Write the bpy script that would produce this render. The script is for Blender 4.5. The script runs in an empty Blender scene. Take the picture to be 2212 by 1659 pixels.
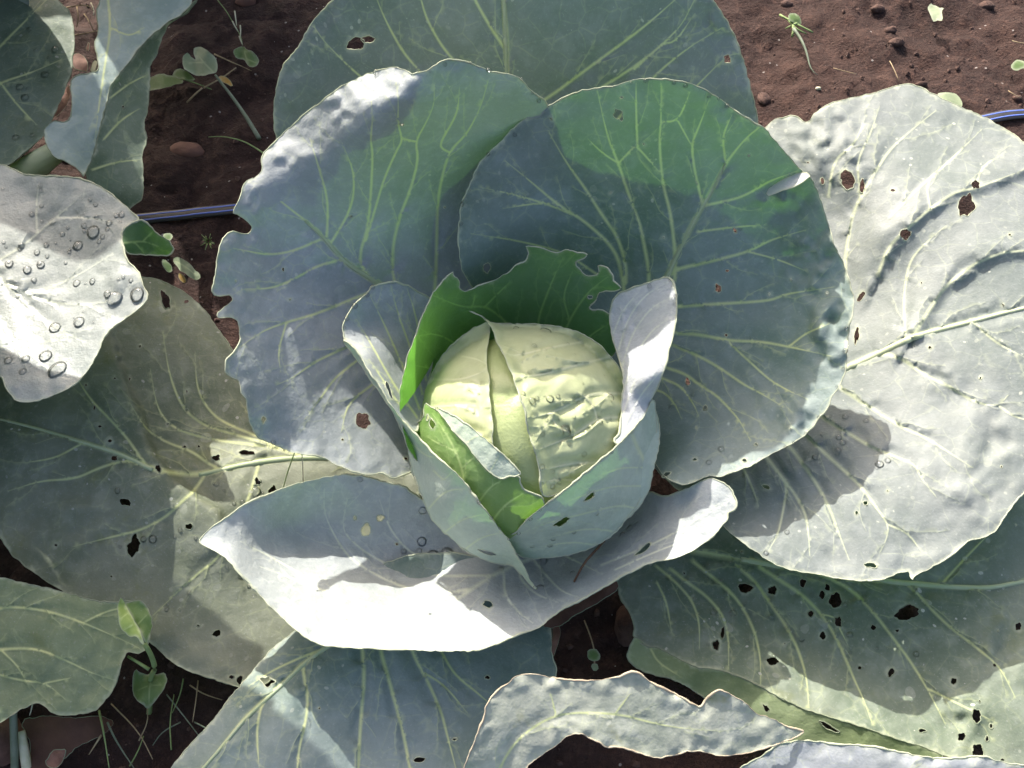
import bpy, math, random
import numpy as np
from mathutils import Vector, Matrix
from mathutils.geometry import delaunay_2d_cdt

random.seed(7); RNG = np.random.default_rng(7)
R_ = math.radians
sc = bpy.context.scene

# ------------------------------------------------------------------ camera
CAM = np.array((0.0, -0.30, 0.72)); PITCH = 62.0
W_, H_ = 2212.0, 1659.0                    # pixel frame in which the photograph was measured
FPX = 1106 / math.tan(R_(30))
cd = bpy.data.cameras.new('camera'); cam = bpy.data.objects.new('camera', cd)
sc.collection.objects.link(cam); cam.location = CAM; cam.rotation_euler = (R_(90 - PITCH), 0, 0)
cd.sensor_fit = 'HORIZONTAL'; cd.angle = R_(60); cd.clip_start = 0.01; cd.clip_end = 200
sc.camera = cam
# ------------------------------------------------------------------ sky, sun, exposure
SUN_EL, SUN_AZ = 37.0, -24.0               # degrees; azimuth measured from +Y towards +X
w = bpy.data.worlds.new('World'); sc.world = w; w.use_nodes = True
nt = w.node_tree; nt.nodes.clear()
sky = nt.nodes.new('ShaderNodeTexSky'); sky.sky_type = 'NISHITA'; sky.sun_disc = False
sky.dust_density = 6.0; sky.ozone_density = .1; sky.sun_elevation = R_(SUN_EL); sky.sun_rotation = R_(SUN_AZ)
bg = nt.nodes.new('ShaderNodeBackground'); bg.inputs[1].default_value = 0.15
wo = nt.nodes.new('ShaderNodeOutputWorld')
nt.links.new(sky.outputs[0], bg.inputs[0]); nt.links.new(bg.outputs[0], wo.inputs[0])
sl = bpy.data.lights.new('sun', 'SUN'); sl.energy = 3.7; sl.angle = R_(0.55); sl.color = (1.0, 0.95, 0.86)
so = bpy.data.objects.new('sun', sl); sc.collection.objects.link(so)
sdir = Vector((math.sin(R_(SUN_AZ)) * math.cos(R_(SUN_EL)), math.cos(R_(SUN_AZ)) * math.cos(R_(SUN_EL)), math.sin(R_(SUN_EL))))
so.rotation_euler = (-sdir).to_track_quat('-Z', 'Y').to_euler(); so.location = sdir * 5
sc.view_settings.view_transform = 'Standard'; sc.view_settings.look = 'None'
sc.view_settings.exposure = 1.22; sc.view_settings.gamma = 1.0
sc.cycles.use_adaptive_sampling = True; sc.cycles.adaptive_threshold = .02; sc.cycles.max_bounces = 5; sc.cycles.diffuse_bounces = 3; sc.cycles.transmission_bounces = 5; sc.cycles.transparent_max_bounces = 8
sc.cycles.use_denoising = True; sc.cycles.caustics_reflective = False; sc.cycles.caustics_refractive = False

# ------------------------------------------------------------------ pixel rays
_p = R_(PITCH)
FWD = np.array((0, math.cos(_p), -math.sin(_p))); UPV = np.array((0, math.sin(_p), math.cos(_p))); RGT = np.array((1., 0, 0))
def rays(u, v):
    u = np.asarray(u, float); v = np.asarray(v, float)
    return FWD + ((u - W_ / 2) / FPX)[..., None] * RGT + ((H_ / 2 - v) / FPX)[..., None] * UPV
def t_of_z(u, v, zcm):
    d = rays(u, v); return (np.asarray(zcm, float) / 100 - CAM[2]) / d[..., 2]
def world(u, v, zcm=0.0):
    d = rays(u, v); t = t_of_z(u, v, zcm); return CAM + d * t[..., None]
# the head: a ball standing on the stem
HEAD_C = world(1132, 945, 11.5); HEAD_R = 0.0775
def S(u, v, off=0.0):
    """ray parameter where the ray meets the head ball grown by off (cm)"""
    d = rays(u, v); n = np.linalg.norm(d, axis=-1); dn = d / n[..., None]
    oc = HEAD_C - CAM; b = dn @ oc; h2 = oc @ oc - b * b; r = HEAD_R + np.asarray(off, float) / 100
    return (b - np.sqrt(np.maximum(r * r - h2, 0))) / n

# ------------------------------------------------------------------ noise, curves
_tab = np.random.default_rng(3).random((256, 256))
def vnoise(x, y, seed=0):
    x = np.asarray(x, float) + seed * 17.31; y = np.asarray(y, float) + seed * 9.77
    xi = np.floor(x).astype(int); yi = np.floor(y).astype(int); fx = x - xi; fy = y - yi
    fx = fx * fx * (3 - 2 * fx); fy = fy * fy * (3 - 2 * fy); T = _tab
    a = T[xi % 256, yi % 256]; b = T[(xi + 1) % 256, yi % 256]; c = T[xi % 256, (yi + 1) % 256]; d = T[(xi + 1) % 256, (yi + 1) % 256]
    return (a * (1 - fx) + b * fx) * (1 - fy) + (c * (1 - fx) + d * fx) * fy - 0.5
def fbm(x, y, seed=0, o=4):
    s = 0; a = 1.0
    for k in range(o): s = s + a * vnoise(x * 2 ** k, y * 2 ** k, seed + k); a *= 0.5
    return s
def resample(p, step, closed=False):
    p = np.asarray(p, float)
    if closed: p = np.vstack([p, p[:1]])
    L = np.r_[0, np.cumsum(np.hypot(*np.diff(p, axis=0).T))]; n = max(3, int(L[-1] / step))
    s = np.linspace(0, L[-1], n + 1)
    q = np.stack([np.interp(s, L, p[:, k]) for k in range(p.shape[1])], 1)
    return q[:-1] if closed else q
def chaikin(p, closed=True, it=1):
    p = np.asarray(p, float)
    for _ in range(it):
        n = np.roll(p, -1, 0) if closed else p[1:]; a = p if closed else p[:-1]
        q = np.empty((2 * len(a), 2)); q[0::2] = a * .78 + n * .22; q[1::2] = a * .22 + n * .78
        if not closed: q = np.vstack([p[:1], q, p[-1:]])
        p = q
    return p
def inside(P, poly):
    x, y = P[:, 0], P[:, 1]; c = np.zeros(len(P), bool)
    a = poly; b = np.roll(poly, -1, 0)
    for (x1, y1), (x2, y2) in zip(a, b):
        if y1 == y2: continue
        m = ((y1 > y) != (y2 > y)) & (x < (x2 - x1) * (y - y1) / (y2 - y1) + x1); c ^= m
    return c
def segdist(P, A, B):
    """distance from points to segments; returns min distance and the index of the nearest segment"""
    best = np.full(len(P), 1e9); idx = np.zeros(len(P), int)
    if len(P) == 0: return best, idx
    C = max(8, int(600000 / len(P))); px, py = P[:, :1], P[:, 1:2]
    for i in range(0, len(A), C):
        a = A[i:i + C]; ab = B[i:i + C] - a; l2 = (ab * ab).sum(1) + 1e-9
        dx = px - a[:, 0]; dy = py - a[:, 1]; h = np.clip((dx * ab[:, 0] + dy * ab[:, 1]) / l2, 0, 1)
        dd = (dx - h * ab[:, 0]) ** 2 + (dy - h * ab[:, 1]) ** 2; k = dd.argmin(1); m_ = dd[np.arange(len(P)), k]
        m = m_ < best; best[m] = m_[m]; idx[m] = k[m] + i
    return np.sqrt(best), idx
def sstep(x, a, b):
    t = np.clip((x - a) / (b - a), 0, 1); return t * t * (3 - 2 * t)

# ------------------------------------------------------------------ objects
COL = sc.collection
def tag(o, label=None, cat=None, group=None, kind=None):
    if label: o['label'] = label
    if cat: o['category'] = cat
    if group: o['group'] = group
    if kind: o['kind'] = kind
    return o
def empty(name, loc, label, cat, group=None):
    o = bpy.data.objects.new(name, None); COL.objects.link(o); o.location = loc; o.empty_display_size = .03
    return tag(o, label, cat, group)
def link(name, me, parent=None):
    o = bpy.data.objects.new(name, me); COL.objects.link(o)
    if parent is not None:
        o.parent = parent; o.matrix_parent_inverse = wmat(parent).inverted()
    return o
def wmat(o):
    m = Matrix.LocRotScale(o.location, o.rotation_euler, o.scale)
    return (wmat(o.parent) @ o.matrix_parent_inverse @ m) if o.parent else m
def mesh(name, V, Fs, mats, mi=None, smooth=True, attrs=None):
    me = bpy.data.meshes.new(name); V = np.asarray(V, float)
    me.from_pydata(V.tolist(), [], [tuple(int(i) for i in f) for f in Fs]); 
    for m in mats: me.materials.append(m)
    if mi is not None: me.polygons.foreach_set('material_index', np.asarray(mi, np.int32))
    if smooth: me.polygons.foreach_set('use_smooth', np.ones(len(me.polygons), bool))
    for k, a in (attrs or {}).items():
        at = me.attributes.new(k, 'FLOAT', 'POINT'); at.data.foreach_set('value', np.asarray(a, np.float32))
    me.update(); return me
def tube(P, Rr, ns=6, closed=False, cap=True):
    """swept tube; P (n,3), Rr scalar or (n,)"""
    P = np.asarray(P, float); n = len(P); Rr = np.broadcast_to(Rr, (n,))
    T = (np.roll(P, -1, 0) - np.roll(P, 1, 0)) if closed else np.gradient(P, axis=0)
    T /= np.linalg.norm(T, axis=1)[:, None] + 1e-12
    up = np.array((0.13, 0.21, 0.97)); N = np.cross(T, up); bad = np.linalg.norm(N, axis=1) < .15
    N[bad] = np.cross(T[bad], (1, 0, 0)); N /= np.linalg.norm(N, axis=1)[:, None] + 1e-12; Bn = np.cross(T, N)
    ang = np.arange(ns) * 2 * np.pi / ns
    V = (P[:, None] + Rr[:, None, None] * (np.cos(ang)[None, :, None] * N[:, None] + np.sin(ang)[None, :, None] * Bn[:, None])).reshape(-1, 3)
    F = []
    for i in range(n if closed else n - 1):
        j = (i + 1) % n
        for k in range(ns):
            l = (k + 1) % ns; F.append((i * ns + k, i * ns + l, j * ns + l, j * ns + k))
    if cap and not closed:
        F.append(tuple(range(ns))[::-1]); F.append(tuple((n - 1) * ns + k for k in range(ns)))
    return V, F

# ------------------------------------------------------------------ materials
def new_mat(name):
    m = bpy.data.materials.new(name); m.use_nodes = True; m.node_tree.nodes.clear(); return m, m.node_tree
class NT:
    def __init__(s, nt): s.nt = nt
    def n(s, t, **k):
        x = s.nt.nodes.new('ShaderNode' + t)
        for a, b in k.items(): setattr(x, a, b)
        return x
    def put(s, sock, val):
        if hasattr(val, 'is_output') or isinstance(val, bpy.types.NodeSocket): s.nt.links.new(val, sock)
        elif isinstance(val, tuple): sock.default_value = val if len(val) == 4 or sock.type == 'VECTOR' else (*val, 1)
        else: sock.default_value = val
    def math(s, op, a, b=0.0, c=None, clamp=False):
        x = s.n('Math', operation=op, use_clamp=clamp); s.put(x.inputs[0], a); s.put(x.inputs[1], b)
        if c is not None: s.put(x.inputs[2], c)
        return x.outputs[0]
    def mix(s, f, a, b, mode='MIX'):
        x = s.n('Mix', data_type='RGBA', blend_type=mode); s.put(x.inputs[0], f); s.put(x.inputs[6], a); s.put(x.inputs[7], b); return x.outputs[2]
    def noise(s, vec, scale, detail=3, rough=.5):
        x = s.n('TexNoise'); s.put(x.inputs['Vector'], vec); x.inputs['Scale'].default_value = scale
        x.inputs['Detail'].default_value = detail; x.inputs['Roughness'].default_value = rough; return x.outputs['Fac']
    def ramp(s, f, a, b):
        x = s.n('MapRange', interpolation_type='SMOOTHSTEP'); s.put(x.inputs[0], f); x.inputs[1].default_value = a; x.inputs[2].default_value = b
        return x.outputs[0]
    def attr(s, name):
        x = s.n('Attribute', attribute_name=name); return x.outputs['Fac']

def leaf_mat(name, base, deep, vein=(.52, .57, .28), trans=(.14, .36, .05), tf=.30, speck=.5, blot=0.0, blotcol=(.16, .17, .05),
             rough=.5, margin=(.55, .58, .42), spec=.35, retic=.3, wax=.35, bump=.5):
    m, nt = new_mat(name); g = NT(nt)
    co = g.n('TexCoord').outputs['Object']
    n1 = g.noise(co, 9, 2, .6); n2 = g.noise(co, 55, 3, .65); n3 = g.noise(co, 260, 2, .6)
    col = g.mix(g.ramp(n1, .35, .68), base, deep)
    waxc = tuple(min(1, c * 1.30 + .035) for c in base)
    col = g.mix(g.math('MULTIPLY', g.ramp(n2, .42, .72), wax), col, waxc)
    col = g.mix(g.math('MULTIPLY', g.ramp(n3, .45, .8), .22), col, waxc)
    # fine net of veins
    nz = g.n('TexNoise'); g.put(nz.inputs['Vector'], co); nz.inputs['Scale'].default_value = 40; nz.inputs['Detail'].default_value = 1
    wv = g.mix(.014, co, nz.outputs['Color'])
    vo = g.n('TexVoronoi', feature='DISTANCE_TO_EDGE'); g.put(vo.inputs['Vector'], wv); vo.inputs['Scale'].default_value = 62
    net = g.math('SUBTRACT', 1.0, g.ramp(vo.outputs['Distance'], .0, .05))
    netm = g.math('MULTIPLY', g.math('MULTIPLY', net, retic * .55), g.ramp(n2, .35, .65))
    col = g.mix(netm, col, vein)
    # blotches of ageing
    if blot > 0:
        nb = g.noise(co, 22, 4, .7); col = g.mix(g.math('MULTIPLY', g.ramp(nb, .56, .72), blot), col, blotcol)
    va = g.attr('vein')
    col = g.mix(g.math('MULTIPLY', va, .95), col, vein)
    # pale flecks: dried drops and feeding marks
    if speck > 0:
        patch = g.ramp(n1, .40, .62)
        for scale, thr, pick, amt in ((170, .22, .84, 1.0), (75, .24, .80, .42)):
            v3 = g.n('TexVoronoi'); g.put(v3.inputs['Vector'], wv); v3.inputs['Scale'].default_value = scale
            sp = g.n('SeparateColor'); g.put(sp.inputs[0], v3.outputs['Color'])
            rad = g.math('MULTIPLY', g.math('ADD', sp.outputs[1], .25), thr)
            hit = g.math('MULTIPLY', g.math('LESS_THAN', v3.outputs['Distance'], rad), g.math('GREATER_THAN', sp.outputs[0], pick))
            col = g.mix(g.math('MULTIPLY', g.math('MULTIPLY', hit, speck * amt), g.math('ADD', patch, .25)), col, (.46, .48, .40))
    n4 = g.noise(co, 620, 2, .6); col = g.mix(g.math('MULTIPLY', g.ramp(n4, .62, .74), .10 + speck * .22), col, (.52, .55, .50)); col = g.mix(g.math('MULTIPLY', g.ramp(n4, .40, .30), .30), col, deep)
    ed = g.attr('edge')
    col = g.mix(g.math('MULTIPLY', ed, g.math('MULTIPLY', g.ramp(n2, .32, .66), .75)), col, margin)
    pb = g.n('BsdfPrincipled'); g.put(pb.inputs['Base Color'], col)
    g.put(pb.inputs['Roughness'], g.math('ADD', rough, g.math('MULTIPLY', n3, .2)))
    pb.inputs['Specular IOR Level'].default_value = spec
    tr = g.n('BsdfTranslucent'); g.put(tr.inputs[0], g.mix(g.math('MULTIPLY', g.math('MAXIMUM', va, netm), .7), trans, tuple(min(1, c * 1.7 + .05) for c in trans)))
    h = g.math('ADD', g.noise(co, 75, 3, .65), g.math('MULTIPLY', n4, .18))
    bp = g.n('Bump'); bp.inputs['Strength'].default_value = bump; bp.inputs['Distance'].default_value = .0018; g.put(bp.inputs['Height'], h)
    g.put(pb.inputs['Normal'], bp.outputs[0])
    ms = g.n('MixShader'); ms.inputs[0].default_value = tf; g.put(ms.inputs[1], pb.outputs[0]); g.put(ms.inputs[2], tr.outputs[0])
    o = g.n('OutputMaterial'); g.put(o.inputs[0], ms.outputs[0]); return m
def plain_mat(name, c1, c2, scale=60, rough=.7, tf=0.0, trans=None, bump=.3, spec=.3, dist=.002):
    m, nt = new_mat(name); g = NT(nt); co = g.n('TexCoord').outputs['Object']
    n = g.noise(co, scale, 5, .65); col = g.mix(g.ramp(n, .3, .7), c1, c2)
    pb = g.n('BsdfPrincipled'); g.put(pb.inputs['Base Color'], col); pb.inputs['Roughness'].default_value = rough; pb.inputs['Specular IOR Level'].default_value = spec
    bp = g.n('Bump'); bp.inputs['Strength'].default_value = bump; bp.inputs['Distance'].default_value = dist; g.put(bp.inputs['Height'], g.noise(co, scale * 2.3, 5, .7)); g.put(pb.inputs['Normal'], bp.outputs[0])
    out = pb.outputs[0]
    if tf > 0:
        tr = g.n('BsdfTranslucent'); g.put(tr.inputs[0], trans); ms = g.n('MixShader'); ms.inputs[0].default_value = tf
        g.put(ms.inputs[1], out); g.put(ms.inputs[2], tr.outputs[0]); out = ms.outputs[0]
    o = g.n('OutputMaterial'); g.put(o.inputs[0], out); return m

M = {}
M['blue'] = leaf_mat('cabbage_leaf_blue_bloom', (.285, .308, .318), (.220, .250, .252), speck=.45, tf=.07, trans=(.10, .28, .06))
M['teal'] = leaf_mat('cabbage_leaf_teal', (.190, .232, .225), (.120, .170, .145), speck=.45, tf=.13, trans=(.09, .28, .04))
M['grey'] = leaf_mat('cabbage_leaf_grey_bloom', (.205, .226, .222), (.155, .182, .174), speck=.6, tf=.2, retic=.35, vein=(.50, .54, .36))
M['old'] = leaf_mat('cabbage_leaf_old', (.200, .218, .165), (.125, .150, .100), speck=.75, blot=.45, tf=.25, wax=.5)
M['oldgreen'] = leaf_mat('cabbage_leaf_old_green', (.175, .218, .130), (.100, .148, .068), speck=.75, blot=.4, tf=.30, wax=.45)
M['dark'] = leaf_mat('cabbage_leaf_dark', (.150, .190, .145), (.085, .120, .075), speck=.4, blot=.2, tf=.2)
M['pale'] = leaf_mat('cabbage_leaf_underside', (.300, .360, .345), (.235, .305, .275), speck=.3, tf=.25)
M['wrap'] = leaf_mat('wrapper_leaf_blue', (.460, .520, .440), (.370, .445, .360), speck=.25, tf=.25, vein=(.58, .62, .42), bump=.7)
M['wraplit'] = leaf_mat('wrapper_leaf_bloom_sunlit', (.440, .455, .480), (.380, .400, .415), speck=.3, tf=.2, vein=(.60, .62, .55), bump=.8)  # bloom tone for the sunlit ear and flap, sunlight put into the colour
M['silver'] = leaf_mat('cabbage_leaf_silver_bloom', (.325, .350, .355), (.280, .308, .308), speck=.35, tf=.07, vein=(.55, .58, .47), bump=.7)
M['foldgreen'] = leaf_mat('folded_edge_green', (.26, .32, .18), (.20, .26, .13), speck=.2, tf=.3, trans=(.2, .4, .06))
M['green'] = leaf_mat('inner_leaf_green', (.125, .215, .125), (.075, .155, .070), speck=.12, tf=.5, trans=(.17, .46, .05), vein=(.30, .42, .18), rough=.38)
M['lime'] = leaf_mat('inner_leaf_lime', (.235, .350, .130), (.165, .280, .080), speck=.1, tf=.4, trans=(.26, .52, .06), vein=(.48, .58, .26), rough=.35, wax=.15)
M['cream'] = leaf_mat('head_leaf_cream', (.50, .53, .31), (.40, .46, .23), speck=0, tf=.22, trans=(.45, .52, .16), vein=(.62, .63, .42), rough=.36, wax=.25, spec=.5, retic=.12, bump=.18)
M['core'] = leaf_mat('head_core_olive', (.36, .42, .20), (.30, .36, .15), speck=0, tf=.15, trans=(.5, .55, .2), vein=(.5, .52, .3), rough=.30, wax=.15, spec=.5, retic=.1)
M['margin'] = plain_mat('leaf_margin', (.52, .55, .40), (.44, .47, .36), 90, .5, .3, (.5, .55, .3), .1)
M['margin_brown'] = plain_mat('leaf_margin_brown', (.46, .36, .26), (.50, .46, .34), 60, .6, .2, (.5, .45, .3), .1)
M['margin_dim'] = plain_mat('leaf_margin_dim', (.30, .33, .24), (.22, .26, .18), 90, .5, .3, (.3, .4, .15), .1)
M['rib'] = plain_mat('midrib', (.46, .52, .34), (.38, .46, .27), 70, .45, .2, (.4, .5, .2), .15)
M['ribpale'] = plain_mat('midrib_pale', (.58, .62, .42), (.50, .55, .34), 70, .45, .2, (.5, .55, .3), .15)
M['stem'] = plain_mat('cabbage_stem', (.30, .34, .22), (.22, .24, .16), 60, .7)

# ------------------------------------------------------------------ leaf builder
class Patch:
    """A sheet of leaf: an outline, a smooth spatial surface through control points, veins, holes."""
    def __init__(s, outline, ctrl=None, tfun=None, veins=(), holes=(), pillow=1.0, psig=20, ruffle=1.0, rscale=60, rw=70, micro=.35, seed=0, zones=(), smooth=1, step=8.5, creases=(), jag=1.5, vw=1.75, branches=.55, pin=0):
        s.raw = np.asarray(outline, float)
        o = chaikin(s.raw, True, smooth) if smooth else s.raw
        o = resample(o, 5.5, True)
        nx = np.stack([vnoise(o[:, 0] / 9, o[:, 1] / 9, seed + 40), vnoise(o[:, 0] / 9, o[:, 1] / 9, seed + 51)], 1)
        s.out = o + nx * jag * 2.2
        s.holes = []
        for h in holes:
            cx, cy, rx, ry = h[:4]; a0 = h[4] if len(h) > 4 else 0
            n = max(10, int((rx + ry) * 1.3)); a = np.linspace(0, 2 * np.pi, n, endpoint=False)
            rr = 1 + .6 * fbm(np.cos(a) * 1.5 + cx, np.sin(a) * 1.5 + cy, seed + 5, 3)
            x = rx * np.cos(a) * rr; y = ry * np.sin(a) * rr; c, q = math.cos(R_(a0)), math.sin(R_(a0))
            s.holes.append(np.stack([cx + x * c - y * q, cy + x * q + y * c], 1))
        rg = random.Random(300 + seed); got = 0
        while got < pin:
            a = o[rg.randrange(len(o))] * .0 + np.array((rg.uniform(o[:, 0].min(), o[:, 0].max()), rg.uniform(o[:, 1].min(), o[:, 1].max())))
            if not (0 < a[0] < 2212 and 0 < a[1] < 1659): got += .2; continue
            e_, _ = segdist(a[None], o, np.roll(o, -1, 0))
            if inside(a[None], o)[0] and e_[0] > 14 and all(np.linalg.norm(h.mean(0) - a) > 30 for h in s.holes):
                n_ = 7; t_ = np.linspace(0, 2 * np.pi, n_, endpoint=False); r_ = rg.uniform(1.8, 3.6); rr = r_ * np.array([rg.uniform(.6, 1.4) for _ in range(n_)])
                s.holes.append(np.stack([a[0] + rr * np.cos(t_) * rg.uniform(.7, 1.6), a[1] + rr * np.sin(t_)], 1)); got += 1
        s.tfun = tfun
        if ctrl is not None:
            c = [(k[0], k[1], float(t_of_z(k[0], k[1], k[2])) if not isinstance(k[2], tuple) else k[2][0]) for k in ctrl]
            c = np.array(c, float); s.cu = c[:, :2] / 1000; n = len(c)
            d = np.linalg.norm(s.cu[:, None] - s.cu[None], axis=2)
            K = np.where(d > 0, d * d * np.log(d + 1e-12), 0) + np.eye(n) * 2e-4
            P = np.c_[np.ones(n), s.cu]; A = np.block([[K, P], [P.T, np.zeros((3, 3))]])
            s.wt = np.linalg.solve(A, np.r_[c[:, 2], 0, 0, 0])
        s.veins = []
        for vv in veins:
            pts, w0, w1 = vv
            q = resample(chaikin(pts, False, 2), 10); s.veins.append((q, np.linspace(w0, w1, len(q)) * vw * np.clip((1 - np.linspace(0, 1, len(q))) / .30, .42, 1)))
        s.branch(seed, branches)
        if s.veins:
            s.vA = np.vstack([q[:-1] for q, _ in s.veins]); s.vB = np.vstack([q[1:] for q, _ in s.veins]); s.vW = np.concatenate([w_[:-1] for _, w_ in s.veins])
        s.pillow, s.psig, s.ruffle, s.rscale, s.rw, s.micro, s.seed, s.zones, s.step, s.creases = pillow, psig, ruffle, rscale, rw, micro, seed, zones, step, creases
    def branch(s, seed, dens):
        """side veins that leave the drawn ones and fork on towards the margin"""
        rg = random.Random(900 + seed); new = []; lim = 60 if dens > 0 else 0
        for q, ww in list(s.veins):
            n = len(q); L_ = n * 10
            if L_ < 90 or dens <= 0: continue
            k = 3 + rg.random() * 3; side = rg.choice((-1, 1))
            while k < n - 1 and len(new) < 150:
                i = int(k); d = q[min(i + 1, n - 1)] - q[max(i - 1, 0)]; a = math.atan2(d[1], d[0]) + side * rg.uniform(.35, .75)
                p = q[i].copy(); pts = [p.copy()]; w_ = max(.6, min(.95, ww[i] * .28)); m_ = rg.randint(3, 7); tgt = math.atan2(d[1], d[0])
                for _ in range(m_):
                    a += rg.uniform(-.30, .30) + .25 * (tgt - a + side * .25); p = p + np.array((math.cos(a), math.sin(a))) * rg.uniform(11, 20); pts.append(p.copy())
                new.append((resample(chaikin(np.array(pts), False, 1), 9), w_)); side = -side if rg.random() < .8 else side; k += rg.uniform(2.6, 5.2) / dens
        for q, w_ in new: s.veins.append((q, np.linspace(w_, w_ * .55, len(q))))
    def t0(s, U, V):
        U = np.asarray(U, float); V = np.asarray(V, float)
        if s.tfun is not None: return s.tfun(U, V)
        X = np.stack([U, V], -1) / 1000
        d = np.linalg.norm(X[..., None, :] - s.cu, axis=-1); K = np.where(d > 0, d * d * np.log(d + 1e-12), 0)
        n = len(s.cu); return K @ s.wt[:n] + s.wt[n] + X @ s.wt[n + 1:]
    def t(s, P, info=None):
        """full ray parameter with relief; P (n,2)"""
        P = np.asarray(P, float); T = s.t0(P[:, 0], P[:, 1])
        ed, _ = segdist(P, s.out, np.roll(s.out, -1, 0))
        if s.veins:
            vd, vi = segdist(P, s.vA, s.vB); vw = s.vW[vi]
            amp = s.pillow * .001 * np.clip((vw - .7) / 2.4, .04, 1.6)
            T = T + amp * np.exp(-(vd / s.psig) ** 2) - .0004 * s.pillow * np.clip(vw / 3, .3, 1.5) * np.exp(-(vd / (vw * .9 + .5)) ** 2)
            vm = (1 - sstep(vd, vw * .35, vw * .95 + .6)) * np.clip(.30 + (vw - .6) * .55, .28, 1)
        else: vm = np.zeros(len(P)); vd = np.full(len(P), 99.)
        e = np.exp(-(ed / s.rw) ** 2)
        T = T + s.ruffle * .001 * e * fbm(P[:, 0] / s.rscale, P[:, 1] / s.rscale, s.seed, 3) * 2.4
        T = T + s.micro * .001 * (fbm(P[:, 0] / 38, P[:, 1] / 38, s.seed + 9, 3) * 2 + fbm(P[:, 0] / 150, P[:, 1] / 150, s.seed + 13, 2) * 3)
        for (zu, zv, zr, za, zs) in s.zones:
            q = np.exp(-(((P[:, 0] - zu) ** 2 + (P[:, 1] - zv) ** 2) / zr ** 2))
            T = T + za * .001 * q * fbm(P[:, 0] / zs, P[:, 1] / zs, s.seed + 21, 2) * 2.2
        for (line, h, wl, wr) in s.creases:           # a fold line: lifted on its left by h mm over wl px, over wr on its right
            L = resample(line, 12); d, i = segdist(P, L[:-1], L[1:]); a = L[i]; b = L[i + 1]
            side = (b[:, 0] - a[:, 0]) * (P[:, 1] - a[:, 1]) - (b[:, 1] - a[:, 1]) * (P[:, 0] - a[:, 0])
            wv_ = np.where(side > 0, wr, wl); T = T - h * .001 * np.exp(-(d / wv_) ** 2)
        if info is not None: info['vein'] = vm; info['edge'] = 1 - sstep(ed, .6, 4.5); info['ed'] = ed
        return T
    def pos(s, P):
        P = np.asarray(P, float); return CAM + rays(P[:, 0], P[:, 1]) * s.t(P)[:, None]
    def frame(s, u, v):
        q = s.pos(np.array([(u, v), (u + 4, v), (u, v + 4)])); n = np.cross(q[2] - q[0], q[1] - q[0])
        n /= np.linalg.norm(n) + 1e-12
        if n @ (CAM - q[0]) < 0: n = -n
        return q[0], n
    def build(s):
        lo = s.out.min(0); hi = s.out.max(0); st = s.step
        gx = np.arange(lo[0], hi[0], st); gy = np.arange(lo[1], hi[1], st * .866)
        X, Y = np.meshgrid(gx, gy); X = X + (np.arange(len(gy)) % 2)[:, None] * st / 2
        G = np.stack([X.ravel(), Y.ravel()], 1) + RNG.uniform(-.12, .12, (X.size, 2)) * st
        G = G[inside(G, s.out)]
        ed, _ = segdist(G, s.out, np.roll(s.out, -1, 0)); G = G[ed > st * .45]
        for h in s.holes:
            if len(G) == 0: break
            near = (np.abs(G - h.mean(0)).max(1) < np.ptp(h, axis=0).max() + st)
            k = np.ones(len(G), bool); q = G[near]
            if len(q):
                d, _ = segdist(q, h, np.roll(h, -1, 0)); k[np.where(near)[0]] = ~(inside(q, h) | (d < st * .4))
            G = G[k]
        ex = []
        for q, ww in s.veins:
            q2 = resample(np.c_[q, ww], 7); tg = np.gradient(q2[:, :2], axis=0); nn = np.stack([-tg[:, 1], tg[:, 0]], 1); nn /= np.linalg.norm(nn, axis=1)[:, None] + 1e-9
            for o_ in (0, 1.0, -1.0): ex.append(q2[:, :2] + nn * (q2[:, 2:3] * .95 + 1.0) * o_)
        if ex:
            vd, vi = segdist(G, s.vA, s.vB); G = G[vd > s.vW[vi] + 3.2]
            E = np.vstack(ex); E = E[inside(E, s.out)]
            if len(E):
                d, _ = segdist(E, s.out, np.roll(s.out, -1, 0)); E = E[d > 3]
            for h in s.holes:
                if len(E):
                    d, _ = segdist(E, h, np.roll(h, -1, 0)); E = E[~(inside(E, h) | (d < 2.5))]
            # thin out points that crowd
            key = {}
            for p_ in E: key.setdefault((int(p_[0] / 2.4), int(p_[1] / 2.4)), p_)
            E = np.array(list(key.values())) if key else np.zeros((0, 2))
            G = np.vstack([G, E])
        loops = [s.out] + s.holes; pts = []; edges = []
        for l in loops:
            b = len(pts); pts += [tuple(x) for x in l]; edges += [(b + i, b + (i + 1) % len(l)) for i in range(len(l))]
        pts += [tuple(x) for x in G]
        vs, _, fs, *_r = delaunay_2d_cdt([Vector(p_) for p_ in pts], edges, [], 0, 1e-4, False)
        P = np.array([(a.x, a.y) for a in vs]); Fs = np.array([tuple(f) for f in fs])
        c = P[Fs].mean(1); keep = inside(c, s.out)
        for h in s.holes: keep &= ~inside(c, h)
        Fs = Fs[keep]
        used = np.unique(Fs); rm = -np.ones(len(P), int); rm[used] = np.arange(len(used)); P = P[used]; Fs = rm[Fs]
        info = {}; T = s.t(P, info)
        if s.holes:
            hA = np.vstack(s.holes); hB = np.vstack([np.roll(h, -1, 0) for h in s.holes]); hd, _ = segdist(P, hA, hB); info['edge'] = np.maximum(info['edge'], .7 * (1 - sstep(hd, .8, 4.0)))
        V = CAM + rays(P[:, 0], P[:, 1]) * T[:, None]
        # faces look towards the camera
        a, b, c_ = V[Fs[:, 0]], V[Fs[:, 1]], V[Fs[:, 2]]; nrm = np.cross(b - a, c_ - a); fl = (nrm * (CAM - a)).sum(1) < 0
        Fs[fl] = Fs[fl][:, ::-1]
        return P, V, Fs, info, loops

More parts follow.
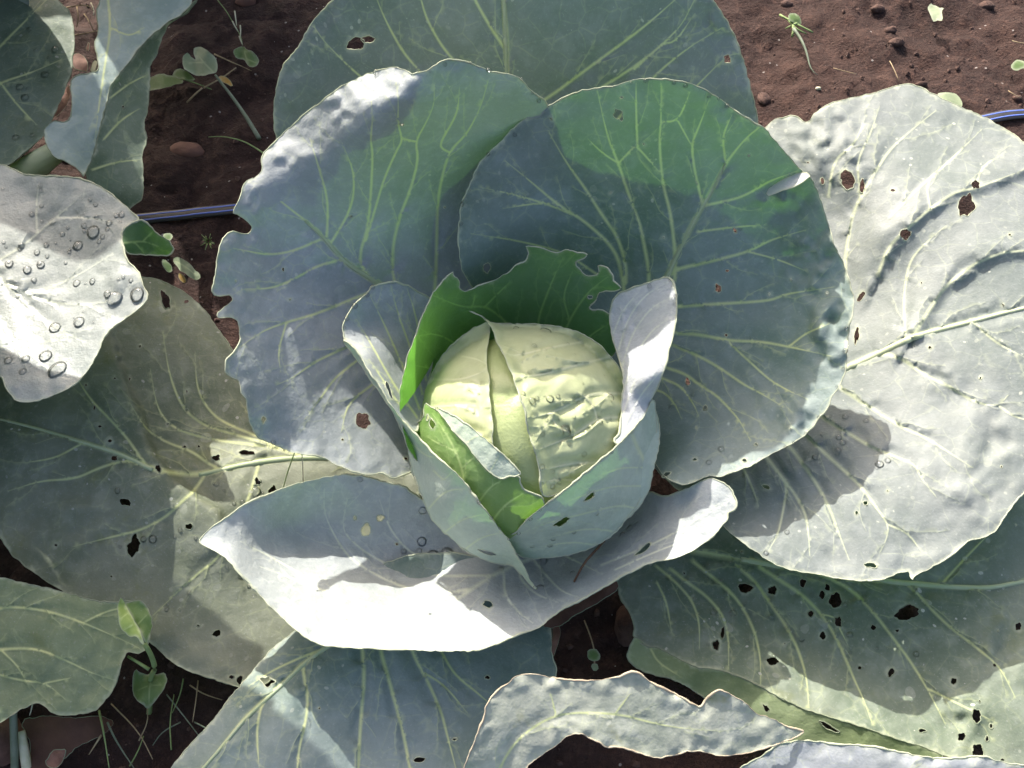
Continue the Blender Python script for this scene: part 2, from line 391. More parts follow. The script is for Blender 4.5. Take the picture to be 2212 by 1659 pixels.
def leaf(name, parent, patches, mat, margin='margin', mr=.45, label=None, ribs=(), ribmat='rib'):
    """one leaf = one mesh made of its sheets and their thick margin; midribs are its children"""
    if isinstance(patches, Patch): patches = [patches]
    mats = [M[k] for k in (mat if isinstance(mat, (list, tuple)) else [mat])]; nm = len(mats); mats.append(M[margin])
    VV = []; FF = []; MI = []; A = {'vein': [], 'edge': []}; off = 0
    for pi, p in enumerate(patches):
        P, V, Fs, info, loops = p.build()
        VV.append(V); FF += [tuple(f + off) for f in Fs]; MI += [min(pi, nm - 1)] * len(Fs); off += len(V)
        for k in A: A[k].append(info[k])
        for li, l in enumerate(loops):
            q = p.pos(l); rad = mr * .001 * (1.0 if li == 0 else .8)
            rad = rad * np.clip(.9 + 1.5 * fbm(l[:, 0] / 45, l[:, 1] / 45, 3, 3), .3, 1.7)
            tv, tf_ = tube(q, rad, 5, True); VV.append(tv); FF += [tuple(i + off for i in f) for f in tf_]; MI += [nm] * len(tf_); off += len(tv)
            A['vein'].append(np.zeros(len(tv))); A['edge'].append(np.ones(len(tv)))
    me = mesh(name, np.vstack(VV), FF, mats, MI, True, {k: np.concatenate(v) for k, v in A.items()})
    o = link(name, me, parent)
    if label: o['label'] = label
    for (pk, pts, r0, r1) in ribs:
        p = patches[pk]; q = resample(chaikin(pts, False, 2), 8); X = p.pos(q)
        d = CAM - X; d /= np.linalg.norm(d, axis=1)[:, None]; rr = np.linspace(r0, r1, len(q)) * .001
        rr = rr * (1 + .12 * fbm(q[:, 0] / 40, q[:, 1] / 40, 6, 2)); X = X - d * (rr * .35)[:, None]
        v, f = tube(X, rr, 10); link('midrib', mesh('midrib', v, f, [M[ribmat]]), o)
    return o

# ================================================================== THE SETTING: soil
def soil_h(x, y):
    h = .016 * fbm(x * 6, y * 6, 2, 3) + .012 * fbm(x * 22, y * 22, 8, 4) + .010 * np.abs(fbm(x * 55, y * 55, 14, 3))
    return h - .012
def axis(a, b, st, far):
    c = np.arange(a, b + st / 2, st); g = np.geomspace(st * 1.5, far, 26).cumsum(); g = g[g < far]
    return np.r_[a - g[::-1], c, b + g]
ax = axis(-.95, .95, .0075, 9); ay = axis(-.45, 1.25, .0075, 9)
X, Y = np.meshgrid(ax, ay); Z = soil_h(X, Y)
nx, ny = len(ax), len(ay); idx = np.arange(nx * ny).reshape(ny, nx)
F = np.stack([idx[:-1, :-1], idx[:-1, 1:], idx[1:, 1:], idx[1:, :-1]], -1).reshape(-1, 4)
def soil_mat():
    m, nt = new_mat('red_brown_soil'); g = NT(nt); co = g.n('TexCoord').outputs['Object']
    a = g.noise(co, 7, 5, .65); b = g.noise(co, 60, 6, .7); c = g.noise(co, 320, 4, .7)
    col = g.mix(g.ramp(a, .3, .7), (.050, .026, .021), (.033, .017, .015)); col = g.mix(g.math('MULTIPLY', g.ramp(b, .48, .66), .8), col, (.085, .046, .036)); col = g.mix(g.math('MULTIPLY', g.ramp(b, .45, .30), .7), col, (.022, .012, .010))
    col = g.mix(g.math('MULTIPLY', g.ramp(c, .55, .8), .5), col, (.105, .068, .055)); col = g.mix(g.math('MULTIPLY', g.ramp(c, .45, .2), .5), col, (.020, .012, .011))
    v = g.n('TexVoronoi'); g.put(v.inputs['Vector'], co); v.inputs['Scale'].default_value = 120
    sp = g.n('SeparateColor'); g.put(sp.inputs[0], v.outputs['Color'])
    hit = g.math('MULTIPLY', g.math('LESS_THAN', v.outputs['Distance'], .16), g.math('GREATER_THAN', sp.outputs[0], .93))
    col = g.mix(g.math('MULTIPLY', hit, .7), col, (.42, .38, .36))
    pb = g.n('BsdfPrincipled'); g.put(pb.inputs['Base Color'], col); pb.inputs['Roughness'].default_value = .85; pb.inputs['Specular IOR Level'].default_value = .25
    h = g.math('ADD', g.math('MULTIPLY', b, .7), g.math('MULTIPLY', c, .35)); bp = g.n('Bump'); bp.inputs['Strength'].default_value = 1.0; bp.inputs['Distance'].default_value = .014
    g.put(bp.inputs['Height'], h); g.put(pb.inputs['Normal'], bp.outputs[0]); o = g.n('OutputMaterial'); g.put(o.inputs[0], pb.outputs[0]); return m
M['soil'] = soil_mat()
ground = link('ground', mesh('ground', np.stack([X.ravel(), Y.ravel(), Z.ravel()], 1), F, [M['soil']])); tag(ground, 'red-brown crumbly garden soil between the cabbages', kind='structure')
def soil_z(x, y): return float(soil_h(np.array(x, float), np.array(y, float)))
def on_soil(u, v):
    z = 0.0
    for _ in range(5): p = world(u, v, z * 100); z = soil_z(p[0], p[1])
    return world(u, v, z * 100)

# ================================================================== THE CABBAGE IN THE MIDDLE
bx = world(1150, 960, 3)
stem_xy = (float(HEAD_C[0]), float(HEAD_C[1]) + .01)
cab = empty('cabbage_plant', (stem_xy[0], stem_xy[1], 0), 'large cabbage with a pale cream head inside a rosette of blue-grey leaves', 'cabbage', 'cabbages growing in the bed')
v_, f_ = tube(np.array([(stem_xy[0], stem_xy[1], z) for z in (-.03, .0, .03, .06, .075)]), np.array((.020, .018, .017, .022, .03)), 14); link('stem', mesh('stem', v_, f_, [M['stem']]), cab)

L = {}
def at(p, pts, dcm=0.0):
    """control points that lie on another sheet (dcm = cm further from the lens)"""
    P = np.array(pts, float); T = p.t(P); return [(a[0], a[1], (float(t) + dcm / 100,)) for a, t in zip(P, T)]
# ---- back leaf
L['T'] = Patch([(720,0),(673,47),(644,104),(608,144),(594,202),(590,252),(596,299),(640,420),(740,560),(900,700),(1060,800),(1200,800),(1360,700),(1520,520),(1637,330),(1637,263),(1632,230),(1621,187),(1610,144),(1596,101),(1581,65),(1560,29),(1542,0),(1490,-60),(1400,-130),(1250,-180),(1080,-190),(920,-150),(800,-80)],
    [(1130,790,5.5),(1110,600,9.5),(1100,400,14.8),(1095,200,21.2),(1095,0,28),(1090,-180,33),(720,0,26.5),(594,202,20),(600,300,17),(740,560,10),(1620,187,20.5),(1542,0,26),(1637,300,16.8),(1500,520,10.5),(1360,150,22.4),(820,150,22.2),(1400,-130,31),(850,-100,30.5)],
    veins=[([(1095,560),(1097,300),(1095,200),(1094,100),(1088,0),(1080,-150)],6,4),([(1094,110),(1060,60),(1020,-10),(1000,-100)],3,1.5),([(1098,260),(1180,215),(1280,140),(1390,60),(1480,-20)],3,1.6),([(1100,330),(1230,230),(1380,140),(1470,60),(1500,0)],3,1.6),([(1110,430),(1300,300),(1410,165),(1490,100),(1560,60)],3,1.5),([(1120,480),(1400,300),(1500,190),(1570,120),(1600,115)],3,1.4),([(1092,200),(1020,170),(960,110),(915,30),(900,-60)],2.6,1.4),([(1090,280),(980,220),(880,130),(830,40),(800,-40)],2.6,1.4),([(1085,360),(900,260),(770,160),(700,90),(680,60)],2.6,1.4),([(1370,150),(1430,95),(1460,90),(1500,30)],1.8,1)],
    holes=[(770,96,20,13,-15),(795,84,13,9,0),(1571,127,8,11,0)], pillow=1.2, psig=26, ruffle=2.0, seed=1, zones=[(1560,40,60,3,22)], step=9.5)
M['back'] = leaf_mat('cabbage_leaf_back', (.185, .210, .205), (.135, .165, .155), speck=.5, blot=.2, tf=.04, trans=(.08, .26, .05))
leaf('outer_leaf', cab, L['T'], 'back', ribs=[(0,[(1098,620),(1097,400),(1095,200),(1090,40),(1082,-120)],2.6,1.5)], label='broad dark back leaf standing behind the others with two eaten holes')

# ---- upper left leaf
UL_out = [(708,209),(747,180),(805,155),(852,144),(877,153),(893,162),(931,148),(956,130),(996,128),(1032,142),(1061,155),(1104,160),(1129,173),(1143,194),(1188,225),(1200,300),(1180,420),(1130,560),(1060,680),(1000,800),(960,900),(930,980),(890,1020),(845,1035),(825,1020),(792,1026),(767,1021),(731,1006),(691,985),(634,979),(590,959),(551,941),(536,902),(533,862),(522,855),(518,822),(500,815),(486,801),(486,779),(518,747),(518,696),(497,684),(472,689),(466,680),(486,662),(504,650),(500,637),(479,641),(457,635),(464,603),(466,594),(470,547),(479,518),(500,497),(518,504),(542,506),(545,486),(522,468),(500,459),(522,421),(527,392),(554,382),(569,364),(563,349),(567,331),(583,317),(612,288),(659,245)]
L['UL'] = Patch(UL_out,
    [(950,135,32.4),(1040,145,31.2),(1150,215,28),(860,150,31.8),(870,215,31.0),(805,160,30.4),(800,228,30.2),(780,290,27.8),(708,212,27.8),(757,272,28),(680,320,24.6),(612,290,23.8),(662,335,24.2),(640,420,21.2),(567,340,22.8),(600,380,22.4),(500,459,22.4),(580,520,19.2),(466,594,21.4),(560,650,18.0),(457,635,21),(486,790,19.4),(580,800,16.4),(533,862,17.4),(551,941,15.4),(650,975,13.2),(767,1021,11.6),(845,1035,10.4),(940,960,7.0),(950,850,8.4),(850,850,10.4),(820,620,14.2),(720,540,17.2),(930,450,18.2),(940,620,13),(1060,620,11.2),(1100,450,16.2),(1180,350,20),(740,750,13.6),(700,900,12.8),(870,300,26.8),(800,400,22.4),(1010,280,25.6)],
    veins=[([(900,680),(816,610),(744,567),(702,515),(673,486),(634,457),(608,436)],7,3),
      ([(930,720),(942,594),(944,468),(949,407),(969,328),(1010,288),(1039,230),(1053,180)],3.4,1.5),([(969,328),(945,317),(989,245),(992,194)],1.8,1.2),
      ([(870,690),(848,594),(848,533),(863,468),(888,407),(904,342),(897,306),(920,266),(938,227),(938,187)],3.2,1.4),
      ([(800,600),(773,562),(796,486),(803,389),(805,324),(800,306),(805,259),(801,202)],2.8,1.3),([(790,520),(816,432),(830,385),(859,320),(870,304),(859,266),(861,223),(855,169)],2,1.2),([(897,306),(872,300)],1.5,1.2),
      ([(706,512),(709,432),(688,360),(670,300)],2.2,1.2),([(715,525),(760,450),(767,378),(740,310)],2.2,1.1),
      ([(691,518),(630,544),(576,551),(504,536)],2.2,1.2),([(745,560),(684,574),(630,606),(583,624),(522,624)],2.4,1.2),
      ([(830,622),(788,635),(684,678),(619,696),(569,714),(522,747)],2.8,1.3),([(850,690),(756,747),(684,779),(634,815),(601,830)],2.6,1.2),([(850,730),(774,776),(720,819),(684,873),(659,905)],2.4,1.2),([(850,800),(785,844),(749,877),(738,930)],2.2,1.2),([(619,696),(600,760),(606,800)],1.4,1)],
    holes=[(783,908,17,19,20),(569,906,5,8,0),(868,268,4,3)], pillow=1.3, psig=24, ruffle=2.0, rscale=45, rw=45, seed=4, pin=8, zones=[(740,230,70,2.6,20),(620,330,45,2,18),(860,170,50,2,20),(540,440,35,2,16)], step=8)
leaf('outer_leaf', cab, L['UL'], 'blue', ribs=[(0,[(880,660),(816,610),(744,567),(702,515),(660,478)],2.6,1.0)], label='upright blue-grey leaf with a ragged eaten edge')

# ---- round upper right leaf
R_out = [(1188,227),(1230,205),(1262,193),(1338,184),(1356,175),(1395,169),(1446,171),(1484,178),(1517,191),(1560,216),(1596,245),(1632,266),(1653,275),(1675,306),(1704,338),(1733,371),(1750,382),(1761,400),(1772,432),(1787,475),(1801,526),(1819,563),(1833,599),(1844,639),(1844,675),(1835,696),(1830,754),(1826,804),(1815,833),(1797,858),(1790,880),(1769,905),(1740,941),(1704,963),(1664,981),(1624,1006),(1585,1020),(1549,1031),(1528,1026),(1484,1049),(1441,1035),(1420,1010),(1400,960),(1340,900),(1270,830),(1180,760),(1080,690),(999,597),(990,522),(992,486),(996,443),(1007,418),(1028,367),(1043,342),(1068,320),(1118,266),(1150,248)]
L['R'] = Patch(R_out,
    [(1400,172,29.5),(1260,195,28.5),(1188,227,27),(1550,212,28),(1660,285,25.5),(1750,384,22.6),(1800,526,19.6),(1840,650,17.8),(1829,770,16.4),(1795,860,15.2),(1740,941,14.2),(1640,995,13.4),(1549,1028,12.4),(1450,1035,11.8),(1400,960,9),(1300,850,7.5),(1180,750,8),(1080,680,9.5),(995,590,16.5),(990,500,19.2),(1030,365,23.5),(1110,270,25.5),(1200,400,20.6),(1300,300,25),(1400,400,21.2),(1400,600,13.4),(1300,620,11.8),(1200,560,14.6),(1500,480,18.4),(1560,330,23.5),(1640,500,17.6),(1600,680,13.4),(1500,750,11.0),(1700,650,15.2),(1700,800,13.8),(1580,880,11.6),(1770,720,16.2),(1730,450,20.2)],
    veins=[([(1400,700),(1445,587),(1498,479),(1534,418),(1567,353),(1610,299),(1640,275)],7,2.4),
      ([(1350,640),(1338,562),(1316,526),(1277,490),(1248,468),(1201,439),(1151,396),(1093,349)],3.6,1.4),([(1352,610),(1352,569),(1334,511),(1298,461),(1269,414),(1222,349),(1187,288)],3.4,1.4),
      ([(1402,640),(1402,583),(1388,511),(1381,482),(1356,414),(1336,353),(1316,306),(1302,252),(1291,198)],3.6,1.4),([(1336,353),(1370,317),(1377,317),(1424,371)],1.8,1.4),([(1377,317),(1374,234),(1374,180)],2,1.2),
      ([(1458,600),(1458,540),(1449,461),(1431,396),(1424,306),(1428,263),(1428,180)],3.4,1.4),([(1428,263),(1465,262),(1490,200)],1.5,1.1),([(1465,262),(1493,313)],1.3,1.1),
      ([(1517,436),(1502,378),(1493,313),(1513,266),(1530,220)],2.6,1.2),([(1567,346),(1560,295),(1580,250)],2,1.2),([(1527,443),(1596,428),(1632,410),(1660,392),(1720,370)],2.4,1.2),([(1510,500),(1589,490),(1650,486)],1.8,1.1),
      ([(1450,590),(1466,580),(1534,565),(1617,544),(1664,518),(1740,497)],3.4,1.4),([(1617,544),(1680,560),(1740,585)],1.4,1),
      ([(1420,664),(1463,662),(1542,657),(1664,650),(1697,635),(1761,626),(1800,620)],3.4,1.3),([(1420,716),(1455,720),(1509,722),(1574,736),(1646,738),(1704,749),(1794,769)],3.4,1.3),([(1704,749),(1740,720),(1790,700)],1.4,1),
      ([(1410,725),(1448,743),(1524,776),(1570,805),(1610,833),(1646,851),(1689,877)],3.2,1.3),([(1574,740),(1617,779),(1660,819),(1697,841),(1740,860)],1.8,1.1),
      ([(1400,780),(1445,796),(1481,808),(1513,833),(1549,855),(1570,877),(1596,905),(1620,950)],3,1.3),([(1400,806),(1434,819),(1470,833),(1499,873),(1509,898)],2.6,1.2),([(1410,840),(1440,850),(1462,880),(1470,900)],2,1.1),
      ([(1248,468),(1180,440),(1110,420),(1040,405)],1.8,1),([(1300,600),(1220,545),(1120,520),(1020,505)],2.2,1),([(1201,439),(1150,440),(1090,450)],1.4,.9),([(1336,353),(1300,330),(1270,300)],1.3,.9)],
    holes=[(1336,247,10,13,-25),(1052,580,7,11,0),(1588,498,4,6,-30),(1552,622,7,9,0),(1486,825,5,9,-20),(1524,882,4,6),(1440,1025,10,5,-30),(1633,960,4,3),(1608,995,5,4)], pillow=1.2, psig=22, ruffle=1.4, rscale=50, rw=40, seed=11, pin=18,
    zones=[(1770,560,75,7,32),(1790,720,70,7,34),(1700,900,70,5,30),(1690,430,55,5,30),(1570,240,40,3,20)], step=8)
# torn flap folded back near the edge
flap = Patch([(1740,371),(1751,383),(1738,388),(1720,402),(1690,412),(1660,424),(1653,418),(1668,402),(1690,386),(1715,378)], at(L['R'],[(1733,373),(1700,382),(1668,402)],-.05)+at(L['R'],[(1750,384),(1720,403),(1690,413),(1657,424)],-1.3), seed=30, ruffle=.6, step=6)
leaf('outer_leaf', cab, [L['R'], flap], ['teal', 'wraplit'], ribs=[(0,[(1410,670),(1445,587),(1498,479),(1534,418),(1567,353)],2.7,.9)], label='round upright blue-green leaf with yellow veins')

# ---- big right leaf
RR_out = [(1640,290),(1653,275),(1668,259),(1715,248),(1729,257),(1740,266),(1751,259),(1761,241),(1776,232),(1805,218),(1869,205),(1912,194),(1956,180),(1977,184),(2020,205),(2064,227),(2118,248),(2165,274),(2212,306),(2300,400),(2370,540),(2400,700),(2380,860),(2310,990),(2240,1050),(2204,1069),(2186,1094),(2165,1123),(2154,1145),(2121,1164),(2092,1166),(2064,1195),(2028,1217),(1988,1238),(1974,1245),(1968,1256),(1965,1235),(1945,1235),(1920,1249),(1880,1256),(1830,1253),(1776,1242),(1722,1235),(1668,1217),(1632,1191),(1603,1170),(1570,1145),(1555,1125),(1500,1080),(1440,1040),(1390,980),(1420,900),(1520,850),(1600,760),(1620,600),(1610,420)]
RR_crease = [([(1898,590),(1920,533),(1949,504),(2010,450),(2064,414),(2107,407),(2212,367)], 7, 60, 14), ([(1977,718),(2006,671),(2035,628),(2064,599),(2111,567),(2165,545),(2212,542)], 7, 60, 16)]
L['RR'] = Patch(RR_out,
    [(1830,800,9.6),(1700,850,8),(1430,960,5.5),(2000,720,12.2),(2212,660,14),(2390,700,14),(1956,185,13.2),(1700,262,12),(1640,420,9),(1800,330,13),(1820,470,10.6),(1800,620,9),(1900,500,12.4),(2100,300,13.6),(2212,310,13.6),(2350,500,14),(2100,500,14.2),(1900,650,10.6),(2050,610,12.8),(1980,850,11.6),(2150,850,13),(2310,990,13),(2200,1065,13),(2100,1166,12.4),(1968,1245,11.6),(1830,1250,11),(1650,1205,10),(1560,1135,9),(1700,1080,9.8),(1850,1050,11.2),(2000,1050,12.4),(1750,950,9.2),(1450,1040,5.8)],
    veins=[([(1500,925),(1700,850),(1830,794),(1884,769),(1938,743),(1977,725),(2028,711),(2100,693),(2165,675),(2212,664),(2330,640)],8,3),
      ([(1960,733),(1977,718),(2006,671),(2035,628),(2064,599),(2111,567),(2165,545),(2212,542),(2300,530)],3.6,1.6),([(1958,735),(1954,700),(1952,639),(1963,567),(1992,531),(2040,490)],2.2,1.2),
      ([(1898,590),(1920,533),(1949,504),(2010,450),(2064,414),(2107,407),(2212,367)],3,1.4),([(1826,600),(1826,554),(1840,468),(1859,425),(1880,389),(1920,324),(1977,274),(2020,240)],3,1.3),([(1790,420),(1801,346),(1848,310),(1870,250)],2.2,1.2),([(1859,425),(1850,350),(1880,290),(1900,230)],1.6,1),([(1920,470),(1990,400),(2060,340),(2120,280)],2,1.1),([(2010,450),(2000,400),(2030,360)],1.4,1),([(2107,407),(2120,360),(2170,330)],1.5,1),
      ([(1900,765),(1920,765),(1956,779),(1999,812),(2042,830),(2082,855),(2118,873),(2158,877),(2176,855)],3.6,1.6),([(2158,877),(2190,900),(2230,910)],1.6,1),([(2100,693),(2150,740),(2210,770)],2,1.1),
      ([(1780,818),(1815,837),(1869,873),(1920,905),(1956,927),(1992,941),(2046,974),(2100,1010)],4,1.5),([(1740,860),(1776,902),(1830,934),(1884,967),(1938,988),(1977,1003),(1988,1031),(2020,1070)],4,1.5),
      ([(1700,900),(1743,941),(1776,974),(1812,1006),(1859,1049),(1891,1093),(1920,1134),(1916,1163),(1902,1191)],4.2,1.5),([(1670,930),(1711,970),(1740,1010),(1765,1046),(1790,1093),(1812,1152),(1833,1206)],4,1.5),([(1620,950),(1657,988),(1689,1031),(1715,1064),(1740,1107),(1747,1155),(1749,1199)],4,1.5),([(1590,980),(1610,1020),(1628,1060),(1639,1093)],2.6,1.3),([(1689,1031),(1700,1053),(1693,1096),(1682,1152),(1661,1188)],2.4,1.2),([(1920,1134),(1960,1150),(1990,1190)],1.5,1)],
    holes=[(1831,389,15,18,-20),(1863,402,7,14,0),(1777,392,5,8,0),(2107,399,9,10,0),(2088,441,17,25,15),(1956,507,12,12,0),(1860,640,6,12,25),(1850,725,6,20,10),(1870,1087,5,5),(1851,1108,4,5),(1880,1221,14,6,5),(1655,1052,9,4,20)], pillow=1.9, psig=20, ruffle=1.8, seed=17, pin=16, zones=[(1780,300,70,4,18),(2150,960,60,4,40),(2100,1060,60,5,45),(2050,850,50,4,50)], step=8.5, creases=RR_crease)
leaf('outer_leaf', cab, L['RR'], 'grey', ribs=[(0,[(1560,900),(1700,850),(1830,796),(1884,771),(1938,745),(1977,727),(2028,713),(2100,695),(2165,677),(2260,655)],4.2,1.2)], ribmat='ribpale', label='broad sunlit pale grey leaf with a thick white midrib and eaten holes')

# ---- lower right leaf with its front edge folded under
LR_edge = [(1400,1398),(1420,1397),(1460,1420),(1506,1443),(1545,1446),(1578,1454),(1632,1476),(1686,1508),(1740,1533),(1812,1555),(1866,1571),(1920,1591),(1992,1613),(2046,1634)]
LR_ctrl = [(1450,1150,3.0),(1700,1225,3.7),(1934,1258,4.5),(2212,1256,5.3),(2400,1250,5.5),(2150,1080,5.5),(1800,1100,3.5),(1350,1290,2.7),(1370,1380,2.7),(1420,1397,3.3),(1578,1454,4.3),(1740,1533,4.9),(1920,1591,5.5),(2046,1634,5.9),(2250,1640,6.1),(2380,1500,6.5),(1600,1350,3.1),(1750,1400,3.7),(1900,1430,4.4),(2050,1420,5.5),(2130,1530,6.3),(2000,1540,5.1),(2212,1380,6.1)]
L['LR'] = Patch([(1334,1278),(1345,1300),(1356,1314),(1370,1350),(1367,1379)] + LR_edge + [(2120,1660),(2230,1690),(2330,1640),(2400,1500),(2410,1300),(2330,1150),(2200,1050),(2000,1040),(1800,1040),(1600,1050),(1450,1080),(1360,1140),(1330,1200)], LR_ctrl,
    veins=[([(1450,1180),(1700,1225),(1934,1258),(1992,1263),(2064,1269),(2136,1271),(2212,1256),(2330,1230)],7,3),
      ([(1960,1262),(1977,1278),(2010,1314),(2046,1350),(2107,1397),(2160,1440),(2190,1500)],3,1.4),([(1770,1240),(1823,1263),(1859,1292),(1891,1328),(1927,1375),(1967,1429),(2003,1487),(2040,1560)],3.4,1.5),
      ([(1640,1225),(1689,1256),(1733,1285),(1776,1328),(1805,1375),(1826,1422),(1844,1465),(1866,1512),(1884,1562)],3.6,1.6),([(1590,1220),(1628,1253),(1661,1299),(1697,1350),(1725,1404),(1743,1465),(1747,1526)],3.6,1.6),
      ([(1500,1215),(1542,1249),(1585,1285),(1614,1328),(1632,1371),(1643,1422),(1643,1476)],3.4,1.5),([(1450,1230),(1481,1256),(1524,1285),(1560,1325),(1574,1375),(1574,1443)],3.2,1.4),([(1420,1225),(1455,1253),(1495,1296),(1511,1343),(1511,1400)],2.6,1.2),([(1420,1260),(1440,1300),(1450,1360)],1.8,1),
      ([(2040,1255),(2090,1200),(2140,1150)],2,1.2),([(2003,1487),(2070,1520),(2150,1560)],1.6,1),([(1776,1328),(1800,1330),(1830,1390)],1.3,1)],
    holes=[(1608,1272,17,9,5),(1669,1276,10,10,40),(1734,1259,7,8),(1803,1295,13,16),(1776,1285,6,8),(1788,1269,7,7),(1750,1326,7,7),(1810,1343,8,12,-20),(1887,1355,6,6),(1961,1322,26,16,-8),(1560,1368,5,13,10),(1547,1393,8,11),(1669,1429,12,8,10),(1777,1373,6,8),(1925,1452,6,9,15),(1857,1443,4,4),(2060,1472,6,7),(2110,1548,9,15,-10),(2078,1591,10,9,-30),(2141,1569,4,6),(1992,1578,9,4),(2132,1595,4,7),(2112,1622,14,13),(2200,1353,8,8)], pillow=1.5, psig=22, ruffle=1.2, seed=23, pin=22, zones=[(2160,1400,60,5,40),(2090,1560,50,3,30)])
def sph(pts):
    """control points on the head ball: (u, v, offset cm)"""
    return [(a, b, (float(S(np.array(a, float), np.array(b, float), o)),)) for a, b, o in pts]
LRf = Patch([(1367,1379),(1376,1378),(1385,1382),(1395,1394)] + LR_edge + [(2000,1640),(1900,1622),(1800,1612),(1690,1606),(1600,1570),(1540,1520),(1504,1494),(1452,1465),(1420,1460),(1390,1450),(1374,1443),(1352,1422),(1360,1400)],
    at(L['LR'], [(1400,1398),(1506,1443),(1632,1476),(1740,1533),(1866,1571),(1992,1613),(2040,1632)]) + [(1356,1420,2),(1390,1450,2),(1504,1494,2.4),(1600,1570,2.8),(1690,1606,3.2),(1800,1612,4),(1900,1622,4.8)], ruffle=.8, seed=24, step=8, holes=[(1790,1570,22,5,28),(1655,1530,5,9,-40)],
    veins=[([(1405,1400),(1420,1430),(1470,1462)],1.6,1)])
M['oldgrey'] = leaf_mat('cabbage_leaf_old_grey', (.195, .225, .180), (.120, .158, .112), speck=.8, blot=.35, tf=.2, wax=.5)
leaf('outer_leaf', cab, [L['LR'], LRf], ['oldgrey', 'foldgreen'], 'margin_dim', ribs=[(0,[(1600,1208),(1700,1225),(1934,1258),(1992,1263),(2064,1269),(2136,1271),(2212,1256),(2300,1236)],2.8,1.5)], label='old green lower leaf full of small holes, its front edge folded under')

# ---- lower left leaf
L['LL'] = Patch([(200,600),(260,592),(313,599),(342,603),(396,628),(439,664),(464,700),(497,747),(540,820),(610,900),(720,960),(850,1000),(960,1060),(900,1120),(800,1200),(720,1320),(640,1420),(560,1490),(511,1483),(443,1461),(396,1447),(360,1422),(328,1389),(250,1340),(180,1300),(119,1267),(61,1227),(22,1195),(0,1159),(-60,1090),(-120,980),(-130,860),(-60,720),(60,640)],
    [(900,1050,4.6),(720,1000,5.2),(630,990,5.6),(470,1017,6.2),(340,1017,6.8),(180,956,7.4),(0,905,7.6),(-120,900,7.2),(313,605,6.4),(480,720,5.6),(560,860,5.2),(400,800,5.8),(200,700,7.4),(0,720,7.6),(0,1159,5.8),(120,1267,5.0),(330,1390,4.2),(510,1480,3.8),(640,1420,3.6),(250,1150,6.0),(420,1250,5.0),(600,1180,4.8),(120,1050,6.8),(750,1150,4.2),(300,880,6.4),(430,940,5.4)],
    veins=[([(860,1015),(720,985),(630,988),(540,999),(468,1017),(418,1026),(338,1017),(252,977),(180,956),(72,923),(0,905),(-90,890)],7,2.6),
      ([(660,985),(576,963),(468,952),(396,934),(360,912),(338,876),(325,800)],2.8,1.2),([(640,975),(504,938),(443,920),(403,891),(382,855),(364,801),(352,720)],2.8,1.2),([(600,960),(479,912),(446,880),(425,837),(421,765)],2.6,1.2),([(480,1015),(457,1006),(414,974),(360,956),(317,930),(280,870)],2.6,1.2),
      ([(330,1015),(313,1003),(274,945),(234,902),(194,862),(150,790)],2.6,1.2),([(300,1000),(266,995),(216,1010),(162,1035),(90,1038),(20,1060)],2.4,1.2),([(440,1030),(420,1060),(396,1080),(360,1116),(306,1145),(245,1159),(160,1180)],2.8,1.2),([(560,1000),(530,1100),(472,1206),(432,1235),(389,1274),(330,1330)],2.6,1.2),([(180,956),(120,990),(50,1000)],1.6,1)],
    holes=[(468,989,9,6),(533,978,16,5,0),(247,989,8,6),(342,1012,7,9,-30),(270,1085,11,8,20),(238,952,5,4),(358,650,9,22,-15),(402,651,5,4),(288,1179,16,22,25),(409,1137,8,6),(468,1368,10,7,-30),(500,1463,6,5),(518,1470,6,10,20),(204,880,3,5),(216,921,4,3),(590,1062,10,12,0),(556,1040,6,9,-20)], pillow=1.5, psig=20, ruffle=1.4, seed=29, pin=18, creases=[([(262,800),(270,837),(299,891),(317,956),(335,992),(380,1040),(420,1075),(468,1107),(480,1140)], 11, 9, 95)], zones=[(120,1130,120,3,40)])
leaf('outer_leaf', cab, L['LL'], 'old', 'margin_dim', ribs=[(0,[(820,1005),(720,988),(630,990),(540,1001),(468,1019),(430,1026)],3.0,2.0),(0,[(330,1015),(252,977),(180,956),(72,923),(-20,902)],1.6,.9)], label='large old grey-green lower leaf dotted with dried water marks and holes')

